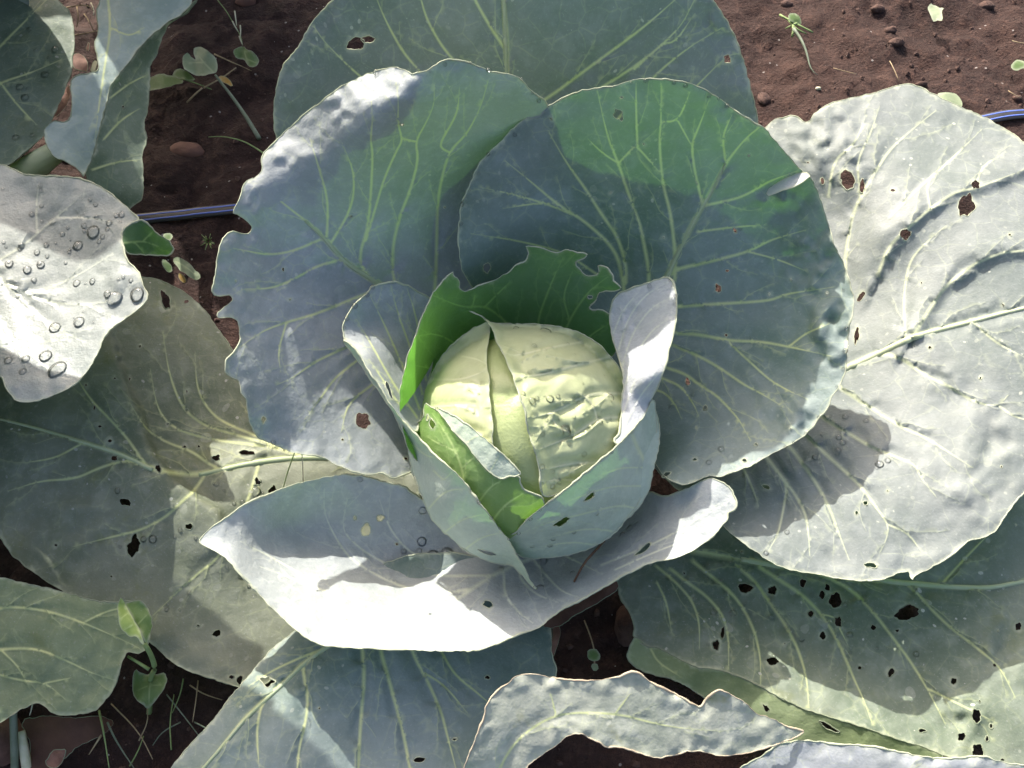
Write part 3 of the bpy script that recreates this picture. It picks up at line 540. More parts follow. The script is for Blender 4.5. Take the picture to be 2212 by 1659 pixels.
# ---- bottom leaf
L['BT'] = Patch([(640,1362),(590,1397),(551,1443),(511,1490),(461,1555),(414,1605),(374,1652),(330,1720),(310,1800),(380,1880),(560,1920),(800,1930),(980,1880),(1090,1760),(1150,1640),(1185,1540),(1205,1451),(1192,1418),(1190,1368),(1180,1300),(1120,1240),(1000,1190),(860,1200),(740,1270)],
    [(1060,1210,4.4),(900,1230,4.8),(760,1370,5.6),(698,1400,5.9),(600,1485,6.3),(522,1559,6.4),(443,1656,6.2),(374,1652,5.4),(511,1490,5.6),(640,1362,5.0),(330,1780,5.4),(600,1850,4.8),(850,1900,3.6),(900,1650,4.6),(760,1550,5.3),(1000,1500,4.9),(1190,1400,4.2),(1195,1480,4.2),(1120,1680,4.0),(1050,1330,4.6)],
    veins=[([(1000,1230),(820,1330),(698,1400),(648,1440),(612,1476),(576,1508),(522,1559),(482,1609),(443,1656),(380,1730)],6,2.6),
      ([(780,1352),(783,1407),(787,1451),(783,1512),(778,1577),(774,1656),(770,1760)],4,1.8),([(815,1350),(823,1411),(837,1458),(852,1512),(870,1577),(884,1652),(900,1760)],4,1.8),([(870,1330),(891,1411),(913,1451),(931,1487),(953,1537),(965,1584),(990,1680)],3.6,1.4),([(920,1330),(956,1415),(985,1461),(1032,1497),(1080,1540)],2.6,1.2),
      ([(655,1436),(655,1451),(666,1512),(659,1566),(644,1623),(640,1720)],2.8,1.3),([(575,1510),(562,1530),(554,1584),(560,1660)],2.2,1.2),([(700,1402),(662,1415),(590,1447),(540,1480)],2,1.1),([(913,1451),(960,1480),(1010,1540)],1.5,1)],
    holes=[(576,1472,15,11,10),(908,1641,13,6,-8),(1053,1463,6,4),(983,1597,5,3),(690,1530,3,3)], pillow=1.6, psig=22, ruffle=1.0, seed=33, creases=[([(443,1656),(482,1609),(522,1559),(530,1530),(525,1495)], 3, 18, 26)])
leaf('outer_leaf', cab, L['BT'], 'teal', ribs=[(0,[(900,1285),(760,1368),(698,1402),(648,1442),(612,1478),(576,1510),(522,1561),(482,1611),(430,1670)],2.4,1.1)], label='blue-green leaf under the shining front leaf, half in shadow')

# ---- shining front leaf: a bowl with a wide lip
B_out = [(430,1173),(432,1163),(450,1145),(475,1127),(540,1083),(594,1062),(640,1045),(708,1029),(751,1024),(794,1030),(827,1042),(873,1049),(895,1070),(960,1100),(1150,1120),(1330,1090),(1400,1060),(1437,1074),(1470,1062),(1509,1042),(1538,1031),(1553,1039),(1578,1053),(1592,1082),(1589,1100),(1572,1107),(1574,1118),(1556,1141),(1534,1166),(1488,1195),(1453,1209),(1410,1213),(1356,1238),(1284,1281),(1219,1314),(1187,1335),(1169,1353),(1154,1362),(1129,1368),(1086,1386),(1032,1406),(960,1407),(888,1404),(816,1402),(708,1397),(673,1386),(644,1364),(594,1321),(562,1285),(533,1256),(508,1227),(479,1199),(450,1181)]
L['B'] = Patch(B_out,
    [(432,1168,11.8),(500,1110,11.6),(594,1062,10.6),(708,1029,9.4),(794,1030,8.6),(890,1068,7.2),(1000,1120,4.6),(1200,1120,5.4),(1350,1100,6.6),(1430,1080,9.0),(1500,1050,11.6),(1550,1040,12.6),(1590,1085,12.6),(1550,1145,12.0),(1450,1207,11.0),(1356,1238,10.4),(1250,1298,10.0),(1160,1360,9.8),(1086,1386,10.0),(960,1406,10.4),(816,1402,10.8),(690,1390,11.2),(594,1321,11.6),(508,1227,12.2),(560,1200,9.6),(650,1140,6.6),(700,1280,8.8),(800,1200,4.8),(800,1320,8.8),(900,1250,4.8),(930,1330,8.6),(1000,1300,7.2),(1100,1240,5.0),(1100,1320,8.4),(1200,1230,5.2),(1200,1290,8.0),(1300,1180,6.6),(1320,1230,8.8),(1420,1150,9.4),(1040,1370,9.6),(640,1230,8.2)],
    veins=[([(1180,1190),(1104,1224),(1061,1245),(1021,1271),(981,1299),(940,1318),(870,1321),(780,1343),(726,1371)],4.5,1.8),([(1021,1271),(942,1285),(852,1263),(762,1213),(729,1170),(700,1110),(700,1060)],2.4,1.2),([(1060,1243),(942,1245),(845,1224),(780,1188),(737,1145),(750,1080)],2.4,1.2),([(960,1235),(880,1190),(840,1140),(820,1080)],1.8,1),
      ([(1089,1230),(1089,1285),(1118,1321),(1150,1345)],2.4,1.3),([(1122,1225),(1122,1249),(1158,1285),(1201,1299)],2.4,1.2),([(1150,1205),(1169,1231),(1212,1278),(1250,1290)],2.2,1.2),([(1200,1190),(1260,1220),(1300,1240)],1.6,1),([(942,1318),(888,1350),(880,1386)],1.8,1.2),([(870,1321),(780,1300),(684,1271),(612,1242),(562,1224)],2.2,1.2),([(780,1343),(720,1330),(650,1300)],1.6,1.1),([(960,1320),(1000,1350),(1040,1390)],1.6,1.1),([(1300,1220),(1400,1180),(1480,1140),(1550,1090)],1.8,1.1),([(1330,1230),(1420,1190),(1500,1160)],1.3,1),([(650,1240),(580,1200),(520,1170)],1.5,1)],
    holes=[(791,1145,11,15,10),(821,1119,9,8,0),(1053,1305,11,6,15),(1392,1184,22,5,-38),(767,1119,3,5),(857,1175,3,3)], pillow=1.4, psig=18, ruffle=1.6, rscale=50, rw=45, seed=41, creases=[([(1110,1215),(1061,1240),(1021,1268),(981,1297),(950,1314)], 4.5, 22, 40)], step=7.5)
leaf('outer_leaf', cab, L['B'], 'silver', mr=.6, label='shining silver-white leaf curled up in front of the head like a bowl')

# ---- wrapper leaves round the head
L['G'] = Patch([(978,585),(980,596),(992,601),(992,626),(1007,630),(1032,617),(1068,606),(1097,589),(1118,570),(1136,565),(1142,545),(1134,531),(1158,533),(1183,540),(1206,547),(1223,538),(1244,545),(1273,547),(1259,560),(1241,565),(1251,581),(1269,598),(1287,596),(1295,585),(1291,572),(1309,576),(1327,596),(1323,607),(1340,617),(1341,628),(1298,628),(1284,653),(1269,668),(1313,671),(1330,700),(1330,780),(1250,800),(1150,790),(1050,800),(1000,850),(970,930),(950,1010),(900,1000),(872,950),(863,869),(864,841),(873,797),(884,761),(902,711),(915,675),(931,639),(953,610)],
    [(978,588,19.6),(1007,630,17.6),(931,640,19.2),(902,711,18.6),(878,780,18),(864,850,17.4),(866,930,16.2),(905,1000,13.2),(950,1000,10),(950,850,9.4),(905,860,13.0),(930,750,14.6),(985,740,12.0),(960,660,17),(1068,606,17.6),(1136,545,19.4),(1200,545,19.6),(1270,547,19.6),(1260,590,17.6),(1310,580,18.8),(1340,622,18.0),(1290,660,15.2),(1325,740,12.4),(1200,640,15.4),(1200,700,12.6),(1080,680,13.6),(1200,790,9),(1050,800,8.8),(1100,750,10.6)],
    veins=[([(1180,780),(1160,700),(1172,660),(1200,590),(1215,560)],2.2,1.2),([(1200,770),(1230,690),(1270,630),(1310,600)],2.2,1.2),([(1230,690),(1215,640),(1235,590)],1.5,1),([(1130,770),(1100,700),(1050,660),(1000,665),(940,640)],2.4,1.3),([(1050,660),(1070,640),(1100,610)],1.4,1),([(1020,800),(985,740),(940,720),(905,725)],1.8,1),([(1000,850),(950,800),(900,790)],1.6,1),([(1020,665),(1026,640)],1.4,1),([(1240,760),(1280,720),(1315,700)],1.6,1)],
    holes=[(1275,642,5,4)], pillow=1.0, psig=14, ruffle=1.2, rscale=30, rw=25, seed=47, step=6.5, zones=[(960,660,50,2.5,25)])
leaf('wrapper_leaf', cab, L['G'], 'green', label='thin green leaf with a jagged eaten top edge behind the head')

WLr = [(741,733),(758,743),(780,772),(798,804),(823,837),(837,866),(863,900),(900,940),(938,981),(975,1012),(1007,1046),(1032,1082),(1068,1128),(1100,1166),(1115,1195),(1127,1217),(1140,1245),(1161,1274)]
wlz = {(741,733):17.2,(798,804):17.6,(863,900):17.8}
FLo = Patch(WLr + [(1150,1268),(1130,1245),(1104,1219),(1079,1220),(1050,1209),(1014,1195),(978,1166),(942,1134),(924,1105),(902,1046),(888,1010),(881,963),(866,922),(845,884),(830,862),(812,836),(790,805),(768,772),(748,745)],
    [(741,735,17.2),(798,806,17.5),(837,868,17.4)] + sph([(900,940,1.6),(938,981,1.5),(1007,1046,1.35),(1068,1128,1.25),(1115,1195,1.3),(881,963,1.0),(902,1046,.9),(924,1105,.8),(978,1166,.8),(1050,1209,.8),(960,1080,1.1),(1020,1140,1.05)]) + [(1161,1274,8.6),(1104,1217,8.4),(830,864,16.4),(768,772,16.8)],
    veins=[([(925,1100),(960,1060),(1010,1055)],1.6,1),([(940,1020),(960,1040),(975,1020)],1.3,1),([(1000,1190),(1040,1160),(1085,1150)],1.5,1),([(890,960),(920,985),(945,990)],1.3,1),([(960,1150),(1000,1120),(1050,1110)],1.3,1)],
    holes=[(1051,1193,22,4,15)], pillow=.8, ruffle=.5, rw=14, seed=51, step=6.5, micro=.25)
L['WLi'] = Patch([(741,733),(740,704),(747,686),(764,659),(791,635),(805,617),(848,608),(873,614),(888,621),(909,632),(940,650),(950,720),(930,800),(910,900),(900,940),(863,900),(837,866),(823,837),(798,804),(780,772),(758,743)],
    at(FLo, [(745,740),(780,774),(823,838),(863,902)]) + [(740,704,17.4),(764,659,17.8),(805,617,17.8),(873,614,17.0),(924,640,15.8),(940,720,13.6),(900,850,14.2),(850,720,15.2),(800,700,16.2),(860,800,15)],
    veins=[([(900,900),(850,830),(800,740),(770,690)],1.8,1.1),([(905,880),(870,790),(830,700),(800,640)],1.8,1.1),([(912,850),(890,760),(860,680),(845,620)],1.8,1.1),([(920,820),(910,740),(895,670),(880,625)],1.8,1.1),([(860,870),(800,780)],1.3,1)],
    holes=[(840,842,4,17,-20)], pillow=1.2, psig=12, ruffle=.8, rw=25, seed=52, step=6.5)
leaf('wrapper_leaf', cab, [L['WLi'], FLo], ['blue', 'wrap'], mr=.6, label='blue-grey wrapper leaf folded across the front of the head to a point')
L['FLo'] = FLo

WRr = [(1392,898),(1366,930),(1334,963),(1298,992),(1248,1035),(1210,1066),(1176,1092),(1133,1128),(1111,1152)]
FRo = Patch([(1413,855)] + WRr + [(1095,1160),(1100,1185),(1118,1197),(1133,1206),(1176,1206),(1230,1199),(1284,1181),(1327,1152),(1349,1127),(1377,1090),(1399,1046),(1408,1006),(1417,956),(1419,913)],
    sph([(1366,930,1.15),(1298,992,1.05),(1248,1035,1.0),(1176,1092,.9),(1111,1152,.85),(1100,1185,.6),(1176,1204,.6),(1284,1181,.6),(1349,1127,.6),(1399,1046,.6),(1417,956,.8),(1330,1060,.9),(1230,1120,.9)]) + [(1415,870,14.8)],
    veins=[([(1380,1100),(1340,1090),(1260,1110),(1180,1130),(1130,1150)],1.6,1),([(1395,1050),(1320,1050),(1260,1070),(1210,1090)],1.5,1),([(1340,1150),(1270,1140),(1190,1160)],1.5,1),([(1366,940),(1378,970),(1395,1000),(1400,1030)],4,3),([(1300,1180),(1240,1170),(1170,1180)],1.3,1),([(1392,1010),(1340,1010),(1290,1030)],1.3,1)],
    holes=[(1213,1128,18,6,-28),(1275,1072,14,5,-40)], pillow=.9, psig=12, ruffle=.5, rw=14, seed=54, step=6.5, micro=.25)
L['WRi'] = Patch([(1442,596),(1455,610),(1464,650),(1460,704),(1446,754),(1438,794),(1413,855),(1392,898),(1366,930),(1334,963),(1325,950),(1338,938),(1341,909),(1343,862),(1347,819),(1338,776),(1327,747),(1320,718),(1316,693),(1320,660),(1331,636),(1367,621),(1402,610)],
    [(1442,598,19.2),(1464,650,19.2),(1460,704,18.9),(1438,794,18.3)] + at(FRo, [(1413,860),(1392,898),(1366,930),(1340,958)], -.1) + [(1340,900,16.2),(1345,840,15.8),(1330,760,15.0),(1316,693,15.2),(1331,636,16.6),(1390,640,17.6),(1390,740,16.8),(1395,830,17.2)],
    veins=[([(1345,900),(1370,820),(1410,760),(1450,730)],1.6,1),([(1345,850),(1370,770),(1410,710),(1460,680)],1.6,1),([(1342,800),(1365,720),(1410,660),(1458,640)],1.6,1),([(1335,760),(1355,690),(1390,640),(1440,610)],1.6,1),([(1325,720),(1345,670),(1375,635)],1.5,1),([(1350,920),(1385,850),(1430,800)],1.5,1)],
    pillow=1.3, psig=10, ruffle=.6, rw=25, seed=55, step=6, zones=[(1355,690,40,1.5,18)])
leaf('wrapper_leaf', cab, [L['WRi'], FRo], ['wraplit', 'wrap'], mr=.6, label='pale wrapper leaf with a bright sunlit ear beside the head')
L['FRo'] = FRo
# broad outer wrapper seen behind the right side
BW = Patch([(1380,880),(1410,870),(1425,910),(1424,960),(1412,1015),(1402,1060),(1375,1105),(1340,1130),(1330,1060),(1340,950)], sph([(1380,880,.2),(1424,930,.2),(1400,1060,.0),(1340,1130,.2),(1340,1000,.2)]), ruffle=.2, seed=57)
leaf('wrapper_leaf', cab, BW, 'wrap', label='smooth outer wrapper leaf hugging the side of the head')

# ---- the head
n = 48; th = np.linspace(0, np.pi, 33); ph = np.linspace(0, 2 * np.pi, n, endpoint=False)
V = []; 
for a in th:
    for b in ph:
        d = np.array((math.sin(a) * math.cos(b), math.sin(a) * math.sin(b), math.cos(a))); r = HEAD_R * (1 + .012 * math.sin(3 * b + 2 * a)) - .0012
        V.append(HEAD_C + d * r)
F = [(i * n + j, (i + 1) * n + j, (i + 1) * n + (j + 1) % n, i * n + (j + 1) % n) for i in range(32) for j in range(n)]
head = link('head', mesh('head', V, F, [M['core']], None, True, {'vein': np.zeros(len(V)), 'edge': np.zeros(len(V))}), cab); head['label'] = 'tight round pale cream cabbage head wet with drops'
H1r = [(1010,671),(1028,675),(1050,693),(1064,711),(1071,736),(1086,761),(1097,790),(1111,819),(1122,855),(1133,884),(1140,927),(1151,963),(1165,1010),(1169,1053),(1172,1075)]
def h1t(U, V):
    o = .42 + .12 * np.sin((U - 1100) / 60 + (V - 700) / 90); b = np.exp(-(((U - 1040) ** 2 + (V - 690) ** 2) / 45 ** 2))
    lip = np.exp(-((U - np.interp(V, [p[1] for p in H1r], [p[0] for p in H1r])) / 16.0) ** 2)
    return S(U, V, o + .35 * lip + .9 * b)
H1 = Patch(H1r + [(1230,1060),(1300,1000),(1345,945),(1352,880),(1352,820),(1335,790),(1310,760),(1284,735),(1241,712),(1176,700),(1104,700),(1064,700),(1040,682)], None, h1t,
    veins=[([(1345,900),(1290,905),(1240,940),(1180,965),(1155,975)],2.2,1.2),([(1350,850),(1270,850),(1200,890),(1140,905)],2.2,1.2),([(1320,770),(1240,790),(1170,810),(1115,815)],2,1.2),([(1300,1000),(1240,1000),(1175,1015)],2,1.2),([(1260,1040),(1210,1035),(1172,1040)],1.6,1),([(1290,905),(1280,870),(1250,850)],1.3,1),([(1240,940),(1200,920),(1190,895)],1.3,1),([(1250,740),(1190,750),(1110,770),(1090,760)],1.8,1)],
    pillow=4.5, psig=15, ruffle=1.6, rscale=26, rw=30, micro=.6, vw=1.8, seed=61, step=6, zones=[(1240,880,90,1.6,40),(1220,790,60,1.2,36)])
leaf('head_leaf', head, H1, 'cream', mr=.5)
H2r = [(1062,690),(1055,740),(1050,779),(1053,800),(1057,819),(1056,850),(1062,891),(1064,925),(1064,956),(1066,990),(1075,1010)]
H2 = Patch(H2r + [(1050,1030),(1000,1010),(960,960),(925,930),(905,900),(915,850),(935,800),(965,755),(1010,715)], None, lambda U, V: S(U, V, .28 + .22 * np.exp(-((U - 1058) / 14.0) ** 2)),
    veins=[([(930,880),(990,875),(1055,880)],1.8,1),([(940,820),(1000,820),(1050,800)],1.8,1),([(950,930),(1010,930),(1060,945)],1.8,1),([(1000,770),(1030,775),(1048,785)],1.4,1)], pillow=3.5, psig=14, ruffle=1.4, rscale=24, rw=26, micro=.6, vw=1.7, seed=63, step=6, zones=[(1030,850,40,1.4,26)])
leaf('head_leaf', head, H2, 'cream', mr=.45)
FG = Patch([(917,867),(930,880),(942,882),(960,905),(985,938),(1007,959),(1025,984),(1046,1010),(1079,1035),(1089,1035),(1095,1028),(1125,1029),(1122,1040),(1130,1055),(1150,1066),(1172,1072),(1180,1095),(1140,1130),(1105,1165),(1085,1160),(1040,1110),(1000,1060),(945,1000),(905,960),(890,920),(915,905)],
    None, lambda U, V: S(U, V, .72 + .25 * np.exp(-(((U - 917) ** 2 + (V - 867) ** 2) / 30 ** 2))),
    veins=[([(1010,1075),(1000,1020),(985,975),(960,930),(935,895)],2.4,1.2),([(1005,1040),(960,1000),(930,975)],1.5,1),([(1000,1010),(1020,990),(1030,985)],1.3,1),([(1030,1090),(1060,1050),(1090,1035)],1.8,1),([(1060,1130),(1090,1090),(1140,1060)],1.8,1),([(985,975),(950,960),(925,945)],1.4,1)],
    holes=[(924,902,3,7,0),(934,915,6,10,-15)], pillow=.9, psig=12, ruffle=.6, rscale=24, rw=20, seed=66, step=6)
ST = Patch([(942,880),(974,894),(1014,920),(1053,952),(1089,984),(1122,1017),(1125,1029),(1095,1028),(1089,1035),(1079,1035),(1046,1010),(1025,984),(1007,959),(985,938),(960,905)], None, lambda U, V: S(U, V, .95),
    veins=[([(1010,955),(1030,940),(1040,945)],1.2,1),([(1060,1015),(1075,990)],1.2,1)], ruffle=.7, rscale=24, rw=20, seed=67, step=6, pillow=.6)
leaf('head_leaf', head, [FG, ST], ['lime', 'wrap'], mr=.45, label='lime green leaf with its pale edge folded back')
L.update(H1=H1, H2=H2, FG=FG, ST=ST)

# ================================================================== NEIGHBOUR CABBAGES (what reaches into view, then unseen leaves added for shade)
west = empty('cabbage_plant', (-.56, -.02, 0), 'neighbouring cabbage with a wet sunlit leaf and a curled lobe', 'cabbage', 'cabbages growing in the bed')
WLo = [(-60,345),(0,355),(22,360),(43,374),(72,380),(119,380),(158,383),(194,391),(223,405),(252,428),(281,454),(302,475),(290,482),(272,490),(262,505),(266,531),(274,563),(299,585),(306,610),(322,642),(310,660),(274,686),(230,718),(212,761),(198,790),(169,826),(126,851),(72,869),(36,868),(14,840),(0,808),(-60,780),(-180,740),(-300,640),(-320,520),(-240,410),(-150,360)]
L['WET'] = Patch(WLo, [(-320,520,12),(-180,740,12),(-150,360,13.6),(0,355,15.2),(0,500,14.4),(0,620,13.8),(0,800,14.6),(72,869,15.0),(158,383,16),(160,500,14.8),(230,430,16),(302,475,16.2),(266,531,16.0),(200,560,14.8),(306,610,16.2),(318,642,16),(230,718,15.2),(150,700,14.4),(160,830,15.2),(80,700,13.8),(100,600,14.0)],
    veins=[([(-200,560),(0,600),(60,640),(160,600),(240,550)],4,1.4),([(-60,590),(40,540),(120,470),(180,420)],2.2,1.2),([(0,600),(90,690),(180,740)],2.4,1.2),([(-80,600),(20,720),(60,800)],2.4,1.2),([(60,640),(150,660),(260,650)],2,1.1),([(80,500),(78,440),(85,395)],1.8,1),([(120,470),(190,470),(250,480)],1.5,1),([(-60,760),(60,740),(150,735)],1.5,1)],
    pillow=1.5, psig=18, ruffle=1.8, rscale=60, rw=60, seed=71, zones=[(260,600,50,3,30)], step=8)
LOB = Patch([(302,475),(320,482),(332,497),(345,510),(365,519),(375,535),(371,545),(366,552),(335,552),(300,550),(274,549),(266,531),(262,505),(272,490),(288,480)], at(L['WET'], [(300,477),(280,487),(264,506),(267,532)]) + [(320,490,15.4),(345,512,14.4),(374,538,13.2),(364,552,13.0),(320,552,14.2),(280,549,15.2)], veins=[([(270,525),(310,520),(350,535)],1.6,1),([(310,520),(325,505)],1.2,1),([(290,522),(310,545)],1.2,1)], ruffle=.5, seed=72, step=6)
M['wet'] = leaf_mat('cabbage_leaf_wet_bloom', (.285, .308, .298), (.230, .258, .243), speck=.3, tf=.12, vein=(.48, .51, .42), rough=.34, spec=.6)
leaf('outer_leaf', west, [L['WET'], LOB], ['wet', 'green'], mr=.6, label='wet pale leaf covered in water drops, with a curled green lobe')

nwest = empty('cabbage_plant', (-.60, .42, 0), 'neighbouring cabbage with one dark flat leaf and one leaf folded over', 'cabbage', 'cabbages growing in the bed')
L['TL1'] = Patch([(126,0),(151,25),(162,68),(158,119),(155,155),(144,184),(128,225),(108,266),(90,299),(47,335),(25,353),(-20,375),(-120,400),(-260,360),(-330,200),(-300,0),(-180,-120),(-40,-130),(70,-70)], [(126,0,12.8),(162,80,12.4),(150,170,11.8),(90,299,11.4),(25,353,11.4),(-120,390,11.4),(-300,200,13),(-200,-100,14),(0,-120,13.6),(0,100,12.4),(0,250,11.6),(70,-60,13.2)],
    veins=[([(-250,330),(-100,240),(0,178),(60,160),(130,130)],3,1.2),([(-100,240),(-20,120),(60,40),(100,0)],2.4,1.2),([(0,178),(40,230),(80,270)],1.8,1)], pillow=1.4, ruffle=1.2, seed=75, zones=[(130,60,40,2,25)])
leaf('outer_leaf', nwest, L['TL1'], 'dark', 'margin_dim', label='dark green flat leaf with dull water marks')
fold = [(418,4),(396,29),(353,54),(306,97),(274,140),(241,180),(236,195),(232,215),(223,250),(212,288),(202,335),(182,378)]
L['TL2'] = Patch(fold + [(205,410),(230,450),(260,462),(284,450),(310,425),(310,378),(306,331),(317,306),(311,270),(317,245),(324,187),(322,144),(338,119),(349,83),(364,50),(400,32),(430,0)][:], [(418,4,11.6),(353,54,11.6),(274,140,12.2),(232,215,12.4),(212,288,12.2),(182,378,11.8),(364,50,10.6),(322,144,9.8),(317,245,9.2),(310,331,8.8),(310,425,8.2),(230,450,8.6),(260,300,10.6),(290,180,11)],
    veins=[([(225,300),(260,260),(300,235)],1.8,1.1),([(205,365),(250,350),(300,345)],1.8,1.1),([(240,210),(280,180),(320,160)],1.4,1)], holes=[(266,231,3,3)], pillow=1.2, ruffle=.8, seed=77, step=7.5)
L['TL2b'] = Patch([(418,4),(400,-40),(300,-60),(225,-40),(216,0),(209,22),(212,72),(202,94),(212,122),(212,155),(194,158),(169,162),(151,176),(155,216),(155,248),(144,266),(112,261),(94,281),(97,302),(108,328),(119,342),(137,346),(166,364),(182,385)] + fold[::-1][:-1], at(L['TL2'], [(410,12),(353,56),(274,141),(233,216),(213,288),(188,372)], -.25) + [(300,-50,13.2),(216,0,13),(212,90,13.2),(212,155,13.4),(160,170,14.2),(155,230,14),(110,265,14.4),(97,302,14.4),(140,346,13.6),(170,240,13.6),(260,60,12.8),(182,384,12.4)],
    veins=[([(230,-30),(240,60),(225,150),(215,220),(205,300)],2.2,1.2),([(240,60),(280,80),(310,60)],1.4,1)], ruffle=1.6, rscale=35, rw=30, seed=78, step=7, pillow=1)
leaf('outer_leaf', nwest, [L['TL2'], L['TL2b']], ['dark', 'pale'], 'margin_dim', label='leaf folded lengthwise, pale blue underside over a dark green half')
# lit leaf stalk under it
v_, f_ = tube(CAM + rays(np.array([20, 60, 95, 125, 150.]), np.array([400, 372, 345, 325, 300.])) * t_of_z(np.array([20, 60, 95, 125, 150.]), np.array([400, 372, 345, 325, 300.]), np.array([8, 9.4, 10.2, 10.6, 10.6]))[:, None], np.array((.014, .013, .011, .009, .007)), 12)
link('leaf_stalk', mesh('leaf_stalk', v_, f_, [M['ribpale']]), nwest)

swest = empty('cabbage_plant', (-.60, -.36, 0), 'neighbouring cabbage with an old green wavy leaf', 'cabbage', 'cabbages growing in the bed')
L['BL'] = Patch([(-80,1240),(0,1245),(36,1256),(83,1267),(119,1274),(173,1289),(202,1299),(245,1301),(274,1298),(310,1299),(324,1321),(326,1361),(320,1390),(313,1407),(295,1413),(275,1406),(263,1429),(248,1487),(223,1519),(202,1537),(173,1542),(137,1546),(112,1541),(94,1523),(76,1517),(43,1533),(0,1562),(-80,1600),(-220,1580),(-330,1450),(-280,1310),(-180,1250)], [(-330,1450,6),(-180,1250,7.5),(0,1245,8.2),(120,1274,8.0),(245,1301,7.4),(310,1299,7.2),(326,1361,6.6),(313,1407,6.4),(275,1406,6.4),(250,1480,6.2),(200,1537,5.6),(112,1541,5.8),(43,1533,6),(0,1562,6.2),(-80,1600,6),(100,1400,7.6),(200,1400,7.2),(0,1400,7.6),(-150,1420,7)],
    veins=[([(-200,1380),(-60,1350),(0,1308),(100,1318),(180,1345),(260,1380),(300,1400)],3,1.2),([(-150,1420),(-40,1410),(0,1402),(80,1400),(150,1430),(200,1455),(250,1470)],3,1.2),([(-60,1440),(40,1470),(100,1475),(140,1510)],2,1),([(180,1345),(230,1320),(280,1310)],1.5,1),([(100,1475),(150,1465)],1.4,1),([(0,1402),(40,1440),(60,1480)],1.4,1)], pillow=1.4, ruffle=1.6, rscale=50, seed=81)
leaf('outer_leaf', swest, L['BL'], 'oldgreen', 'margin_dim', label='old green wavy-edged leaf with a white scuffed spot')

south = empty('cabbage_plant', (.24, -.56, 0), 'neighbouring cabbage with a curled brown-edged leaf and yellow blotches', 'cabbage', 'cabbages growing in the bed')
M['curl'] = leaf_mat('cabbage_leaf_curled_old', (.345, .365, .315), (.265, .295, .245), speck=.6, blot=.75, blotcol=(.20, .20, .06), tf=.2, wax=.6, bump=.5)
M['curl2'] = leaf_mat('cabbage_leaf_bluegrey_old', (.290, .310, .340), (.220, .245, .250), speck=.5, blot=.4, tf=.2, wax=.6, bump=.5)
L['CB'] = Patch([(985,1720),(1003,1659),(1017,1623),(1032,1584),(1044,1555),(1050,1523),(1068,1497),(1097,1476),(1118,1458),(1151,1454),(1176,1461),(1219,1467),(1269,1470),(1313,1467),(1341,1461),(1363,1449),(1381,1454),(1410,1476),(1449,1494),(1493,1519),(1513,1530),(1527,1508),(1554,1487),(1574,1499),(1607,1515),(1632,1541),(1668,1551),(1700,1571),(1740,1578),(1722,1591),(1675,1609),(1617,1627),(1560,1634),(1499,1620),(1452,1631),(1416,1640),(1385,1627),(1334,1613),(1313,1616),(1284,1598),(1248,1582),(1223,1591),(1205,1609),(1158,1638),(1136,1659),(1120,1720),(1060,1780)],
    [(985,1720,7),(1032,1584,9.6),(1068,1497,10.8),(1151,1456,11.2),(1269,1470,11.2),(1370,1452,11.6),(1493,1519,10.6),(1554,1490,11.2),(1632,1541,10),(1735,1578,8.8),(1675,1609,9),(1560,1634,9),(1452,1631,9.2),(1334,1613,9.4),(1248,1582,9.8),(1205,1609,9.2),(1130,1680,7.6),(1150,1540,10.1),(1300,1530,10.5),(1450,1570,10),(1580,1570,10)], veins=[([(1060,1700),(1110,1600),(1200,1540),(1330,1540),(1440,1570),(1560,1580)],2.2,1.1),([(1330,1540),(1360,1500)],1.3,1),([(1200,1540),(1190,1500)],1.3,1)], pillow=1, ruffle=1.8, rscale=30, rw=30, seed=85, step=7.5)
leaf('outer_leaf', south, L['CB'], 'curl', 'margin_brown', mr=.6, label='curled grey-green leaf with a brown ragged edge and yellow blotches')
L['SB'] = Patch([(1540,1720),(1596,1659),(1646,1634),(1675,1612),(1682,1606),(1740,1598),(1812,1609),(1869,1609),(1938,1623),(2010,1638),(2064,1638),(2118,1631),(2172,1649),(2212,1652),(2280,1680),(2330,1760),(2200,1880),(1900,1920),(1650,1860)], [(1540,1720,6.6),(1646,1634,7.4),(1740,1598,8.4),(1869,1609,9),(2010,1638,9.4),(2118,1631,9.6),(2212,1652,9.4),(2330,1760,9),(1900,1900,6),(1700,1760,6.6),(2000,1720,8.8)], veins=[([(1800,1800),(1900,1700),(1990,1650)],2,1)], ruffle=1.4, rscale=30, rw=30, seed=88)
leaf('outer_leaf', south, L['SB'], 'curl2', 'margin', mr=.6, label='blue-grey leaf with a torn pale edge')

